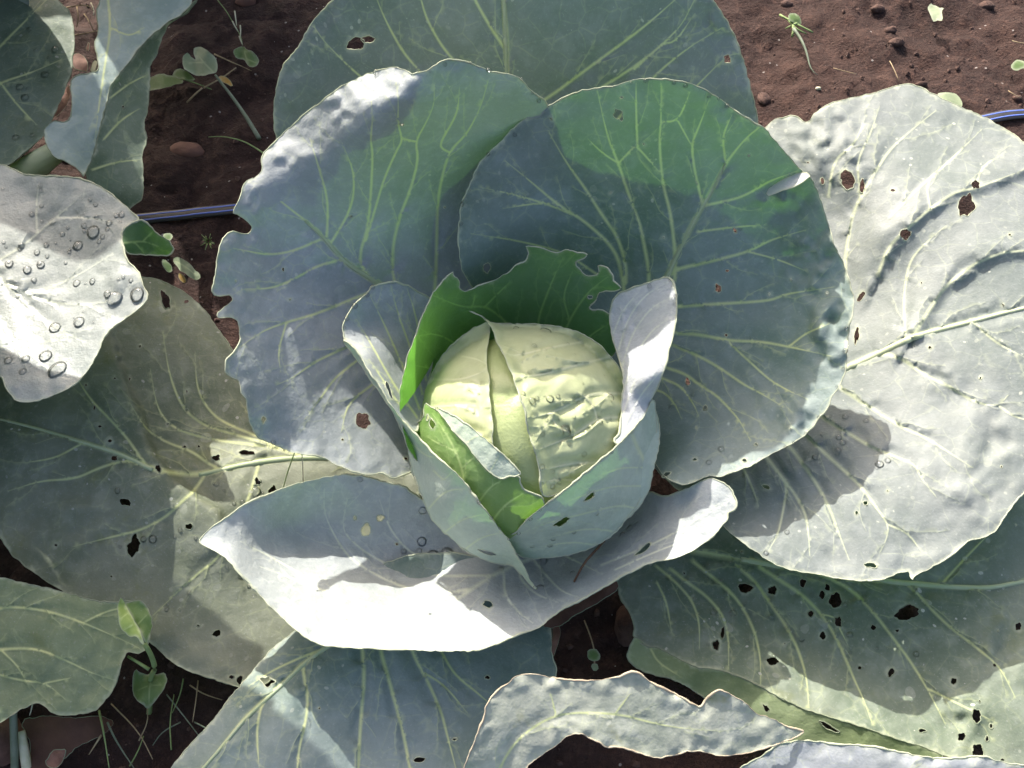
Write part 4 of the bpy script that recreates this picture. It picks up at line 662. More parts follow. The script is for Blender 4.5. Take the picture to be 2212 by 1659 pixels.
# ---- unseen leaves added to the neighbours to cast shade into view: built in plain space
def unseen_leaf(parent, base, az, length, width, lean, curl, mat, seed):
    """an unseen cabbage leaf, added for its shade, growing from base; az = heading in degrees (0 = +Y), lean from the vertical at the foot"""
    ns, nw = 22, 17; V = []; A = []
    h = np.array((math.sin(R_(az)), math.cos(R_(az)))); sd = np.array((math.cos(R_(az)), -math.sin(R_(az))))
    p = np.array((0., 0.)); pts = []
    for i in range(ns + 1):
        s_ = i / ns; a = R_(lean + curl * s_); pts.append(p.copy()); p = p + np.array((math.sin(a), math.cos(a))) * length / ns
    for i in range(ns + 1):
        s_ = i / ns; wd = width * .5 * (math.sin(math.pi * min(1, (s_ * .92 + .05)) ** .72) ** .7 + .06)
        a = R_(lean + curl * s_); nrm = np.array((-math.cos(a), math.sin(a)))
        for j in range(nw + 1):
            c = j / nw * 2 - 1; cup = .35 * wd * c * c + .012 * float(vnoise(s_ * 7 + seed, c * 3, seed)) * abs(c) + .004 * math.cos(c * 9 + s_ * 20)
            out = pts[i][0] + nrm[0] * cup; up = pts[i][1] + nrm[1] * cup
            V.append((base[0] + h[0] * out + sd[0] * wd * c, base[1] + h[1] * out + sd[1] * wd * c, base[2] + up)); A.append(max(0, 1 - abs(c) * 14))
    k = nw + 1; F = [(i * k + j, i * k + j + 1, (i + 1) * k + j + 1, (i + 1) * k + j) for i in range(ns) for j in range(nw)]
    me = mesh('outer_leaf', V, F, [M[mat]], None, True, {'vein': A, 'edge': np.zeros(len(A))}); return link('outer_leaf', me, parent)
def stub(pl):
    x, y = pl.location[:2]
    v, f = tube(np.array([(x, y, z) for z in (-.03, .02, .06)]), np.array((.02, .017, .024)), 12); link('stem', mesh('stem', v, f, [M['stem']]), pl)
for pl in (west, nwest, swest, south): stub(pl)
unseen_leaf(nwest, (-.62, .46, .05), 90, .44, .24, 22, 30, 'teal', 1)
unseen_leaf(nwest, (-.61, .44, .05), 55, .40, .32, 12, 30, 'blue', 2)
unseen_leaf(nwest, (-.62, .44, .05), -10, .36, .30, 12, 25, 'blue', 9)
unseen_leaf(nwest, (-.64, .42, .05), -110, .32, .28, 30, 30, 'blue', 3)
unseen_leaf(west, (-.56, .05, .05), 62, .47, .20, 28, 20, 'blue', 4)
unseen_leaf(west, (-.50, -.01, .05), 38, .42, .15, 30, 14, 'teal', 15)
unseen_leaf(west, (-.52, .06, .05), 35, .42, .16, 30, 12, 'blue', 16)
unseen_leaf(west, (-.61, .04, .05), 20, .36, .28, 10, 14, 'blue', 14)
unseen_leaf(west, (-.64, .0, .05), -60, .30, .28, 25, 30, 'teal', 5)
unseen_leaf(west, (-.63, -.04, .05), 170, .30, .26, 35, 40, 'teal', 6)
unseen_leaf(swest, (-.61, -.34, .05), 20, .30, .28, 15, 25, 'blue', 7)
unseen_leaf(swest, (-.63, -.36, .05), -70, .30, .26, 30, 30, 'teal', 8)

north = empty('cabbage_plant', (-.42, .80, 0), 'unseen cabbage added in the next row to shade the bed', 'cabbage', 'cabbages growing in the bed'); stub(north)  # unseen plant added to throw shade on the left soil
for k, (a, ln, le) in enumerate([(95, .40, 24), (60, .38, 14), (150, .36, 20), (190, .36, 16), (-60, .36, 22), (-100, .38, 24), (20, .34, 30)]): unseen_leaf(north, (-.42 + .02 * math.sin(R_(a)), .80 + .02 * math.cos(R_(a)), .05), a, ln, .34, le, 26, 'teal' if k % 2 else 'blue', 20 + k)
# ================================================================== DRIP TAPE
M['tape'] = plain_mat('black_plastic_tape', (.018, .018, .02), (.03, .028, .028), 80, .45, bump=.15, spec=.4)
M['blue_stripe'] = plain_mat('blue_print', (.10, .16, .50), (.08, .13, .42), 50, .5, bump=.05)
tl = resample(np.array([(-260, 500), (288, 450), (506, 429), (1300, 350), (2145, 255), (2480, 205.)]), 14)
tp = world(tl[:, 0], tl[:, 1], .6); zz = soil_h(tp[:, 0], tp[:, 1]); k_ = np.ones(9) / 9
zz = np.convolve(np.pad(np.maximum(zz, np.roll(zz, 1)), 4, 'edge'), k_, 'valid') + .004; tp[:, 2] = zz
def ribbon(P, w, h, ns=10, off=0.0, lift=0.0):
    T = np.gradient(P, axis=0); T /= np.linalg.norm(T, axis=1)[:, None]; N = np.cross(T, (0, 0, 1.)); N /= np.linalg.norm(N, axis=1)[:, None]
    C = P + N * off + np.array((0, 0, lift)); a = np.arange(ns) * 2 * np.pi / ns
    V = (C[:, None] + np.cos(a)[None, :, None] * N[:, None] * w / 2 + np.sin(a)[None, :, None] * np.array((0, 0, h / 2))).reshape(-1, 3); n_ = len(P)
    return V, [(i * ns + k, i * ns + (k + 1) % ns, (i + 1) * ns + (k + 1) % ns, (i + 1) * ns + k) for i in range(n_ - 1) for k in range(ns)]
te = empty('drip_tape', (0, float(tp[len(tp) // 2, 1]), 0), 'flat black drip irrigation tape with two blue stripes lying on the soil', 'irrigation tape')
v_, f_ = ribbon(tp, .0145, .004, 12); link('tape', mesh('tape', v_, f_, [M['tape']]), te)
for o_ in (-.0032, .0032):
    v_, f_ = ribbon(tp, .0020, .0008, 6, o_, .0018); link('stripe', mesh('stripe', v_, f_, [M['blue_stripe']]), te)

# ================================================================== WEEDS, STRAWS, STONES
M['weed'] = leaf_mat('weed_leaf', (.110, .180, .060), (.075, .135, .045), vein=(.25, .32, .15), trans=(.16, .34, .04), tf=.35, speck=.2, retic=.2)
M['weed_light'] = leaf_mat('weed_leaf_light', (.26, .36, .10), (.20, .29, .07), vein=(.42, .50, .22), trans=(.3, .5, .06), tf=.35, speck=.1, retic=.4)
M['weed_pale'] = leaf_mat('weed_leaf_pale', (.26, .31, .20), (.19, .24, .14), vein=(.36, .40, .26), tf=.3, speck=.2, retic=.15)
M['yellow'] = leaf_mat('yellow_leaf', (.42, .26, .05), (.36, .20, .04), vein=(.5, .4, .15), trans=(.5, .3, .03), tf=.3, speck=0, retic=.1)
M['weedstem'] = plain_mat('weed_stem', (.22, .30, .12), (.16, .22, .08), 90, .6)
M['straw'] = plain_mat('dry_straw', (.36, .29, .18), (.26, .19, .11), 120, .7)
M['palestraw'] = plain_mat('pale_straw', (.52, .50, .38), (.42, .42, .28), 120, .6)
M['twig'] = plain_mat('brown_twig', (.16, .09, .05), (.10, .055, .035), 150, .8, bump=.6)
M['deadleaf'] = plain_mat('dead_leaf', (.13, .068, .046), (.07, .036, .028), 45, .7, .2, (.3, .14, .06), .8)
M['deadpink'] = plain_mat('dry_leaf_pink', (.24, .135, .105), (.13, .070, .055), 70, .75, .15, (.4, .2, .1), .9)
M['stone'] = plain_mat('red_stone', (.15, .075, .055), (.11, .055, .042), 60, .8, bump=.5)
M['clod'] = plain_mat('soil_clod', (.110, .066, .054), (.060, .034, .028), 90, .9, bump=1.0, dist=.004)
M['graystem'] = plain_mat('grey_green_stem', (.17, .20, .15), (.12, .15, .10), 80, .6)
def px3(pts): return np.array([world(a, b, c) for a, b, c in pts])
def px_line(pts, step=10):
    q = np.array(pts, float)
    for _ in range(2): q = np.vstack([q[:1], np.stack([q[:-1] * .75 + q[1:] * .25, q[:-1] * .25 + q[1:] * .75], 1).reshape(-1, q.shape[1]), q[-1:]])
    q = resample(q, step); return px3(q)
def rod(parent, name, pts, r0, r1, mat, ns=7):
    P = px_line(pts); v, f = tube(P, np.linspace(r0, r1, len(P)) * .001, ns); return link(name, mesh(name, v, f, [M[mat]]), parent)
def small(parent, name, outline, zc, mat, veins=(), tilt=None, **k):
    c = np.mean(outline, 0); ct = [(u, v, zc + (tilt(u - c[0], v - c[1]) if tilt else .25 * math.sin(u * .13) + .2 * math.cos(v * .17))) for u, v in outline] + [(c[0], c[1], zc + .25)]
    p = Patch(outline, ct, veins=veins, ruffle=.4, micro=.2, step=5, pillow=.5, psig=8, **k); return leaf(name, parent, p, mat, 'margin_dim', .22)
def thing_px(name, u, v, label, cat, group=None):
    p = on_soil(u, v); return empty(name, tuple(p), label, cat, group)

wd = thing_px('lobed_weed', 495, 200, 'small weed with two notched round leaves and one yellow leaf on bare soil', 'weed')
small(wd, 'leaf', [(394,124),(404,112),(412,124),(425,131),(417,116),(417,104),(426,101),(435,102),(447,107),(455,114),(464,124),(469,134),(470,146),(467,158),(451,162),(433,165),(418,160),(405,154),(398,148),(396,140)], 2.2, 'weed_pale', [([(465,160),(440,135),(425,115)],1.6,.8),([(440,135),(410,135)],1.2,.7)])
small(wd, 'leaf', [(503,108),(513,103),(525,100),(533,108),(545,112),(553,120),(561,130),(557,139),(553,144),(541,145),(535,137),(526,128),(517,127),(507,124)], 1.4, 'weed', [([(533,130),(528,112)],1.2,.7),([(535,128),(553,136)],1.2,.7)])
small(wd, 'leaf', [(470,166),(480,163),(494,170),(505,184),(500,186),(492,182),(480,176)], .9, 'yellow')
small(wd, 'leaf', [(375,150),(392,146),(412,160),(424,172),(405,174),(390,168),(372,168)], 1.2, 'weed')
small(wd, 'leaf', [(316,172),(345,158),(390,166),(400,178),(360,188),(330,194),(312,200)], 1.0, 'weed')
rod(wd, 'stem', [(465,162,2.0),(480,182,1.6),(495,200,1.2),(520,235,.6),(538,262,.2),(560,300,-.3)], 1.3, 2.6, 'graystem')
rod(wd, 'stem', [(437,190,1.0),(420,205,.6),(403,222,.0)], .9, 1.0, 'straw'); rod(wd, 'stem', [(510,146,.4),(485,165,.5),(440,190,.9)], .7, .9, 'straw'); rod(wd, 'stem', [(393,170,1.2),(425,180,1.0),(457,193,.6)], .9, .5, 'weedstem')
sg = thing_px('grass_stalk', 523, 98, 'thin grass stalk with dry seed ears lying on the soil', 'grass')
rod(sg, 'stalk', [(470,0,1.6),(490,25,1.4),(505,52,1.1),(519,74,.8),(524,98,.3)], .5, .6, 'weedstem')
for a in ([(507,24,1.6),(509,38,1.5),(511,55,1.2)], [(519,55,1.2),(520,68,1.1),(519,80,.9)], [(517,78,.9),(520,88,.7),(524,97,.5)], [(502,46,1.4),(508,58,1.2),(514,68,1.0)]): rod(sg, 'seed_ear', a, .9, .5, 'palestraw')
st = thing_px('dry_straw', 500, 134, 'thin dry straw lying beside the notched round weed leaf', 'straw'); rod(st, 'straw', [(463,117,.7),(500,134,.6),(520,142,.5),(543,153,.2)], 1.0, .35, 'straw')
st = thing_px('dry_straw', 560, 300, 'thin bent straw lying on shaded soil near the blue-striped tape', 'straw'); rod(st, 'straw', [(450,296,.3),(480,294,.6),(520,302,.5),(550,318,.5),(575,335,.4)], .4, 1.0, 'weedstem')

def stone(name, u, v, ru, rv, hz, mat, label, cat, group=None, seed=0, sink=.35):
    p = on_soil(u, v); d = np.linalg.norm(p - CAM); a = ru / FPX * d; b = rv / FPX * d; me = bpy.data.meshes.new(name)
    V = []; n1, n2 = 10, 16
    for i in range(n1 + 1):
        th_ = math.pi * i / n1
        for j in range(n2):
            f_ = 2 * math.pi * j / n2; dx, dy, dz = math.sin(th_) * math.cos(f_), math.sin(th_) * math.sin(f_), math.cos(th_)
            k = 1 + .35 * float(fbm(np.array(dx * 1.3 + seed), np.array(dy * 1.3 + dz * 2 + seed), seed, 3)); V.append((dx * a * k, dy * b * k, dz * hz * k))
    F = [(i * n2 + j, (i + 1) * n2 + j, (i + 1) * n2 + (j + 1) % n2, i * n2 + (j + 1) % n2) for i in range(n1) for j in range(n2)]
    o = link(name, mesh(name, V, F, [M[mat]])); o.location = (p[0], p[1], p[2] + hz * (1 - 2 * sink) * .5); return tag(o, label, cat, group)
stone('stone', 531, 4, 19, 19, .010, 'stone', 'smooth rounded red-brown stone on bare soil', 'stone', seed=3)
stone('stone', 402, 328, 34, 22, .007, 'stone', 'dull red flat stone half sunk in shaded soil near the tape', 'stone', seed=5, sink=.5)
for i, (u, v, a, b) in enumerate([(1896,20,13,8),(1924,66,12,8),(1936,92,15,9),(2131,12,14,10),(1650,214,13,17),(1990,184,13,6),(1700,10,11,8),(2196,214,9,7)]):
    stone('soil_clod', u, v, a, b, .003 + a * .00016, 'clod', 'small crumb of dry red-brown soil lying on the bed', 'soil clod', 'crumbs of dry soil on the bed', seed=20 + i, sink=.5)
# loose grains too many to count
VV = []; FF = []; rg = np.random.default_rng(5); ico = np.array([(0, 0, 1), (.9, 0, .2), (.3, .85, .1), (-.75, .5, .2), (-.7, -.55, .1), (.3, -.85, .2), (0, 0, -.6)]); icf = [(0, 1, 2), (0, 2, 3), (0, 3, 4), (0, 4, 5), (0, 5, 1), (6, 2, 1), (6, 3, 2), (6, 4, 3), (6, 5, 4), (6, 1, 5)]
for k in range(11000):
    x = rg.uniform(-.8, .85); y = rg.uniform(-.4, .85)
    if vnoise(x * 7, y * 7, 31) + rg.uniform(-.25, .25) < 0: continue
    r = .0008 + .0036 * rg.random() ** 6; a = rg.uniform(0, 6.28); c_, s_ = math.cos(a), math.sin(a); q = ico * rg.uniform(.6, 1.35, (7, 3)) * r
    q = np.c_[q[:, 0] * c_ - q[:, 1] * s_, q[:, 0] * s_ + q[:, 1] * c_, q[:, 2] * .8]; b = len(VV); VV += (q + (x, y, soil_z(x, y) + r * .25)).tolist(); FF += [tuple(i + b for i in f) for f in icf]
tag(link('soil_grains', mesh('soil_grains', VV, FF, [M['clod']], smooth=False)), 'loose grains of red-brown soil scattered on the bed', 'soil', kind='stuff')
stone('pale_chip', 1767, 192, 6, 3.5, .002, 'palestraw', 'tiny whitish chip on the soil', 'chip', seed=44)
stone('soil_clod', 1356, 1356, 28, 40, .02, 'clod', 'dark brown lump of earth in the gap under the silver leaf', 'soil clod', seed=9)
stone('soil_clod', 14, 1600, 34, 42, .022, 'deadpink', 'sunlit reddish brown lump at the edge of the dead leaves', 'soil clod', seed=12)

sp = thing_px('uprooted_seedling', 1722, 55, 'wilted uprooted seedling with crossed stalks and a thin tail root', 'weed')
rod(sp, 'stalk', [(1684,32,.7),(1720,52,1.0),(1756,70,.6)], 1.4, 1.0, 'weedstem'); rod(sp, 'stalk', [(1700,40,.8),(1718,62,.9),(1742,73,.5)], 1.2, .8, 'weedstem'); rod(sp, 'stalk', [(1697,62,.5),(1712,54,.9),(1722,50,1.0)], .9, 1.2, 'weedstem'); rod(sp, 'stalk', [(1711,80,.4),(1714,66,.8),(1712,54,1.0)], 1.6, .9, 'weedstem')
rod(sp, 'root', [(1714,62,.9),(1726,78,.8),(1736,96,.8),(1744,118,.5),(1748,140,.2),(1755,154,.1),(1766,162,0)], 2.2, .35, 'graystem')
small(sp, 'leaf', [(1702,30),(1716,28),(1726,34),(1731,48),(1728,56),(1714,50),(1704,42)], 1.0, 'weed')
pl = thing_px('fallen_leaf', 2020, 28, 'pale grey-green ragged leaf scrap lying on the soil', 'leaf scrap'); small(pl, 'leaf', [(2001,18),(2011,5),(2016,13),(2022,12),(2030,17),(2042,17),(2032,26),(2037,38),(2034,46),(2026,41),(2016,49),(2012,38),(2010,29)], .7, 'weed_pale')
pl = thing_px('fallen_leaf', 2050, 214, 'oval pale green leaf lying on soil behind the broad grey leaf', 'leaf scrap'); small(pl, 'leaf', [(2018,214),(2026,203),(2040,199),(2061,201),(2074,210),(2081,226),(2074,240),(2050,238),(2028,228)], .8, 'weed_pale')
pl = thing_px('fallen_leaf', 2198, 138, 'small green leaf on the soil above the blue-striped tape', 'leaf scrap'); small(pl, 'leaf', [(2182,142),(2190,132),(2204,128),(2216,134),(2214,146),(2200,152),(2188,150)], .8, 'weed')
for i, (a, lab) in enumerate([([(1800,147,.3),(1825,154,.4),(1850,160,.2)], 'short dry straw on soil beside the seedling root'), ([(1922,132,.3),(1932,150,.4),(1942,176,.2)], 'short dry straw on soil below the pale crumbs'), ([(2178,196,.3),(2190,204,.4),(2206,212,.2)], 'short dry straw on soil just above the tape'), ([(2186,88,.3),(2200,92,.4),(2225,94,.2)], 'short dry straw on open soil above the small green leaf')]):
    q = thing_px('dry_straw', a[1][0], a[1][1], lab, 'straw'); rod(q, 'straw', a, .5, .4, 'straw')

# between the tape and the ragged leaf
wp = thing_px('pale_weed', 410, 575, 'small pale oblong-leaved weed in the gap beside the curled lobe', 'weed')
small(wp, 'leaf', [(371,560),(385,554),(402,562),(424,586),(434,598),(424,608),(408,596),(385,582)], 1.6, 'weed_pale', [([(375,562),(405,578),(428,600)],1.2,.7)]); small(wp, 'leaf', [(348,560),(362,562),(374,580),(366,592),(352,578)], 1.0, 'weed'); small(wp, 'leaf', [(384,590),(396,594),(404,608),(394,612),(384,602)], .8, 'yellow'); small(wp, 'leaf', [(352,506),(366,502),(376,512),(366,522),(354,518)], .6, 'weed')
mo = thing_px('moss_tuft', 450, 522, 'small spiky yellow-green moss tuft on dark soil', 'moss')
for i in range(22):
    a = random.random() * 6.28; r = random.uniform(8, 22); rod(mo, 'spike', [(450 + 3 * math.cos(a), 522 + 3 * math.sin(a), .2), (450 + .6 * r * math.cos(a), 522 + .6 * r * math.sin(a), .9), (450 + r * math.cos(a), 522 + r * math.sin(a), .9)], .6, .3, 'weedstem', 4)
dl = thing_px('dry_leaf', 174, 138, 'crumpled pinkish dry leaf between the folded leaf and the dark flat leaf', 'dry leaf'); small(dl, 'leaf', [(156,120),(168,114),(182,122),(191,140),(188,156),(176,154),(158,148)], 3.0, 'deadpink', seed=4)
dl = thing_px('dry_leaf', 135, 220, 'narrow curled pinkish dry leaf below the crumpled one', 'dry leaf'); small(dl, 'leaf', [(146,184),(152,190),(150,212),(140,232),(122,252),(112,248),(120,226),(134,204)], 3.0, 'deadpink', seed=5)
dl = thing_px('dry_leaf', 190, 95, 'tiny pinkish dry scrap beside the folded pale leaf', 'dry leaf'); small(dl, 'leaf', [(188,92),(194,90),(193,104),(190,112),(186,106)], 3.5, 'deadpink', seed=6)
dl = thing_px('white_petal', 202, 144, 'small white petal-like scrap tucked beside the folded leaf', 'petal'); small(dl, 'petal', [(194,154),(198,140),(207,127),(210,136),(208,150),(203,158)], 8.0, 'palestraw')
gt = thing_px('grass_tuft', 190, 60, 'tangled thin dry grass between the dark flat leaf and the folded leaf', 'grass')
for a in ([(134,18,3),(165,12,4),(190,10,4),(203,24,4)], [(160,76,4),(185,72,4),(212,66,4)], [(182,30,3),(194,48,4),(202,66,3)], [(166,14,3),(170,36,3),(166,58,2)], [(196,6,3),(204,20,4),(202,34,4)]): rod(gt, 'blade', a, .8, .5, 'palestraw' if a[0][0] > 190 else 'straw', 5)

# bottom left corner: twining seedling, dead leaves and grass
se = thing_px('bindweed_seedling', 330, 1452, 'yellow-green twining seedling leaning over the old green leaf', 'weed')
zt = lambda a, b: -.012 * a - .004 * b
small(se, 'leaf', [(264,1288),(256,1298),(253,1310),(255,1326),(257,1342),(264,1361),(274,1370),(283,1376),(293,1374),(299,1378),(305,1388),(313,1394),(306,1372),(296,1350),(283,1328),(272,1306)], 9.6, 'weed_light', [([(265,1290),(283,1326),(312,1390)],2,1.4),([(280,1322),(262,1335)],1,.7),([(292,1346),(270,1360)],1,.7)])
small(se, 'leaf', [(270,1304),(283,1301),(305,1296),(317,1311),(324,1326),(329,1340),(328,1356),(324,1373),(317,1393),(306,1372),(296,1350),(283,1328)], 9.2, 'weed', [([(296,1350),(316,1330)],1.1,.7)])
small(se, 'leaf', [(293,1443),(306,1456),(324,1458),(340,1456),(358,1453),(361,1469),(354,1488),(343,1503),(332,1520),(322,1531),(312,1526),(300,1516),(288,1500),(286,1467)], 3.5, 'weed', [([(326,1458),(322,1495),(322,1528)],1.4,.8),([(323,1480),(300,1490)],1,.7),([(323,1480),(346,1480)],1,.7)])
rod(se, 'stem', [(312,1391,9.2),(322,1406,8.6),(330,1424,7.6),(335,1443,6.0),(332,1452,5.0),(326,1458,4.0),(324,1500,1.5),(322,1540,0)], 1.7, 2.2, 'weedstem'); rod(se, 'stem', [(276,1418,5.6),(300,1432,5.6),(322,1446,5.2)], .9, 1.3, 'weedstem')
g2 = thing_px('grass_tuft', 260, 1590, 'loose thin grass and straws on dark soil below the seedling', 'grass')
for i, a in enumerate([[(214,1535,2),(224,1580,2.5),(236,1660,2)], [(219,1588,2),(206,1608,2),(192,1630,1.5)], [(232,1560,1.6),(250,1600,1.5),(290,1660,1)], [(396,1466,1.6),(390,1500,1.5),(372,1540,1)], [(428,1470,1.2),(424,1510,1.6),(416,1560,1)], [(360,1500,1),(400,1550,1.2),(430,1590,.6)], [(370,1620,.8),(366,1560,1.5),(376,1500,1.2)], [(300,1600,.6),(320,1560,1),(318,1530,1)], [(420,1560,.8),(440,1570,1),(470,1585,.6)], [(70,1520,5.2),(68,1532,5),(64,1545,4.6)], [(240,1520,1),(300,1580,1),(330,1640,.5)], [(390,1560,.5),(350,1580,.7),(330,1610,.4)], [(280,1655,.5),(300,1620,1),(310,1590,.8)], [(410,1480,.8),(440,1500,1),(480,1512,.8)]]): rod(g2, 'blade', a, .9 if i < 3 else .6, .35, ['weedstem', 'straw', 'graystem'][i % 3] if i != 9 else 'palestraw', 5)
ds = thing_px('dark_stalk', 30, 1600, 'upright dark green stalk in front of the sunlit brown lump', 'stalk'); rod(ds, 'stalk', [(28,1530,5.5),(30,1590,3.5),(33,1680,.5)], 2.6, 3.0, 'graystem')
ds = thing_px('pale_stalk', 52, 1625, 'thick pale beige stalk on the dead leaves', 'stalk'); rod(ds, 'stalk', [(44,1580,2.5),(50,1610,2.2),(62,1680,1)], 3.2, 3.8, 'palestraw')
dl = thing_px('dead_leaf', 150, 1590, 'large dark red-brown rotting leaf on the ground', 'dead leaf'); small(dl, 'leaf', [(40,1556),(100,1545),(160,1552),(220,1545),(250,1560),(220,1590),(170,1610),(140,1640),(90,1670),(50,1660),(70,1610)], 1.4, 'deadleaf', seed=7)
dl = thing_px('dead_leaf', 122, 1635, 'small bright orange-brown dry leaf scrap on the ground', 'dead leaf'); small(dl, 'leaf', [(96,1650),(112,1622),(126,1617),(144,1620),(138,1642),(120,1662)], 2.4, 'deadpink', seed=8)
# gap under the silver leaf
dl = thing_px('dead_leaf', 1262, 1312, 'brown dead leaf hanging below the rim of the silver leaf', 'dead leaf'); small(dl, 'leaf', [(1171,1356),(1190,1330),(1226,1306),(1280,1276),(1330,1250),(1338,1272),(1300,1296),(1274,1312),(1240,1330),(1221,1345),(1200,1356)], 5.6, 'deadleaf', seed=9)
dl = thing_px('dead_leaf', 1200, 1385, 'thin reddish dead strip along the edge of the bottom leaf', 'dead leaf'); small(dl, 'leaf', [(1196,1348),(1208,1346),(1210,1370),(1204,1395),(1196,1420),(1190,1414),(1192,1380)], 4.4, 'deadpink', seed=10)
wk = thing_px('ground_weed', 1285, 1410, 'small dark weed in the dark gap under the silver leaf', 'weed'); small(wk, 'leaf', [(1270,1404),(1284,1400),(1298,1412),(1296,1426),(1280,1430),(1268,1420)], .8, 'weed'); small(wk, 'leaf', [(1276,1436),(1290,1432),(1294,1446),(1282,1450)], .6, 'weed_pale'); rod(wk, 'stem', [(1262,1340,.6),(1276,1375,.8),(1285,1408,.7),(1284,1436,.6)], .6, .6, 'straw')

# twig and straws resting among the leaves
tw = empty('twig', tuple(L['B'].pos([(1240, 1255)])[0]), 'thin brown twig leaning in the bowl of the silver leaf', 'twig')
Pq = np.linspace(world(1399, 1032, 11.2), L['B'].pos([(1237, 1258)])[0] + (0, 0, .001), 16) + np.array([(0.0012 * math.sin(i * .9), 0, .0012 * math.sin(i * .6)) for i in range(16)])
v_, f_ = tube(Pq, np.linspace(1.2, .8, 16) * .001, 7); link('stick', mesh('stick', v_, f_, [M['twig']]), tw)
q = thing_px('green_grass', 612, 1050, 'thin green grass stem poking up past the old lower leaf', 'grass'); rod(q, 'stem', [(636,978,9.5),(628,1000,8.6),(618,1030,7.2),(610,1062,5)], .5, .5, 'weedstem', 5)
q = thing_px('pale_grass', 655, 1040, 'thin pale straw poking up past the old lower leaf', 'grass'); rod(q, 'stem', [(652,978,10.5),(654,1005,9),(655,1042,6)], .45, .45, 'palestraw', 5)

# ================================================================== WATER DROPS
def water_mat():
    m, nt = new_mat('water'); g = NT(nt); pb = g.n('BsdfPrincipled'); pb.inputs['Base Color'].default_value = (1, 1, 1, 1); pb.inputs['Roughness'].default_value = .02; pb.inputs['IOR'].default_value = 1.33; pb.inputs['Transmission Weight'].default_value = 1
    gl = g.n('BsdfGlossy'); gl.inputs['Roughness'].default_value = .16; fr = g.n('Fresnel'); fr.inputs[0].default_value = 1.36
    tr = g.n('BsdfTransparent'); m1 = g.n('MixShader'); g.put(m1.inputs[0], fr.outputs[0]); g.put(m1.inputs[1], tr.outputs[0]); g.put(m1.inputs[2], gl.outputs[0])
    ms = g.n('MixShader'); ms.inputs[0].default_value = .07; g.put(ms.inputs[1], m1.outputs[0]); g.put(ms.inputs[2], pb.outputs[0])
    o = g.n('OutputMaterial'); g.put(o.inputs[0], ms.outputs[0]); return m
M['water'] = water_mat()
V = []; n1, n2 = 10, 16
for i in range(n1 + 1):
    for j in range(n2):
        a = math.pi * i / n1; b = 2 * math.pi * j / n2; V.append((math.sin(a) * math.cos(b), math.sin(a) * math.sin(b), math.cos(a)))
DOME = mesh('water_droplet_dome', [(x, y, max(z, -.12)) for x, y, z in V][:n2 * 6 + n2], [(i * n2 + j, (i + 1) * n2 + j, (i + 1) * n2 + (j + 1) % n2, i * n2 + (j + 1) % n2) for i in range(6) for j in range(n2)], [M['water']])
DROP = mesh('water_droplet', V, [(i * n2 + j, (i + 1) * n2 + j, (i + 1) * n2 + (j + 1) % n2, i * n2 + (j + 1) % n2) for i in range(n1) for j in range(n2)], [M['water']])
def drops(key, lst, label, group, flat=.62, rim=False):
    p = L[key]; n_ = len(lst); uv = np.array([a[:2] for a in lst], float)
    q = p.pos(np.vstack([uv, uv + (4, 0), uv + (0, 4)])); X, Xu, Xv = q[:n_], q[n_:2 * n_], q[2 * n_:]
    N = np.cross(Xv - X, Xu - X); N /= np.linalg.norm(N, axis=1)[:, None] + 1e-12; N[(N * (CAM - X)).sum(1) < 0] *= -1
    for a, x, nn in zip(lst, X, N):
        R = a[2] / FPX * np.linalg.norm(x - CAM); o = bpy.data.objects.new('water_droplet', DROP if rim else DOME); COL.objects.link(o)
        o.rotation_mode = 'QUATERNION'; o.rotation_quaternion = Vector(nn).to_track_quat('Z', 'Y'); sx = a[3] if len(a) > 3 else 1.0
        if rim:
            R *= random.uniform(.5, 1.15); o.scale = (R * .85, R * random.uniform(.75, 1.0), R * .8); o.location = Vector(x + nn * R * .5)
        else: o.scale = (R * sx, R, R * flat); o.location = Vector(x + nn * R * flat * .06)
        tag(o, label, 'water drop', group)
def scatter(key, poly, n, r0, r1, label, group, seed):
    rg = random.Random(seed); P = L[key]; poly = np.array(poly, float); lo, hi = poly.min(0), poly.max(0); c = 0; t_ = 0; got = []
    while c < n and t_ < 4000:
        t_ += 1; u = rg.uniform(lo[0], hi[0]); v = rg.uniform(lo[1], hi[1]); r = r0 + (r1 - r0) * rg.random() ** 2.4
        q = np.array([(u, v)])
        if not inside(q, poly)[0] or not inside(q, P.out)[0] or any(inside(q, h)[0] for h in P.holes) or any((u - a) ** 2 + (v - b) ** 2 < (r + s_ + 1) ** 2 for a, b, s_ in got): continue
        got.append((u, v, r)); c += 1
    drops(key, [(a, b, c_, rg.uniform(.85, 1.2)) for a, b, c_ in got], label, group)
lw, gw = 'clear water drop lying on the wet neighbouring leaf', 'drops on the wet leaf'
drops('WET', [(202,502,14),(169,531,10),(236,482,6.5),(263,464,6.5),(182,488,6),(214,522,5),(222,512,5),(150,545,4),(88,572,8),(59,583,8),(36,612,7),(119,709,12.5),(171,696,11.5),(99,770,13),(124,799,16,1.25),(297,637,16),(248,644,14,1.4),(232,635,8),(166,612,8),(200,608,7),(18,779,8),(56,776,8),(49,803,7),(283,606,5),(266,598,4),(256,604,3.5),(73,604,5),(38,640,4),(20,570,8),(80,545,6),(135,506,5),(112,480,6),(100,530,5),(46,530,6)], lw, gw)
scatter('WET', [(0,400),(70,395),(200,405),(290,470),(200,520),(0,620)], 32, 2.4, 5.5, lw, gw, 3); scatter('WET', [(0,620),(200,540),(300,620),(210,740),(60,850),(0,800)], 12, 2, 4, lw, gw, 4)
lr_, gr_ = 'round water bead hanging on the rim of the round blue-green leaf', 'beads on the round leaf rim'
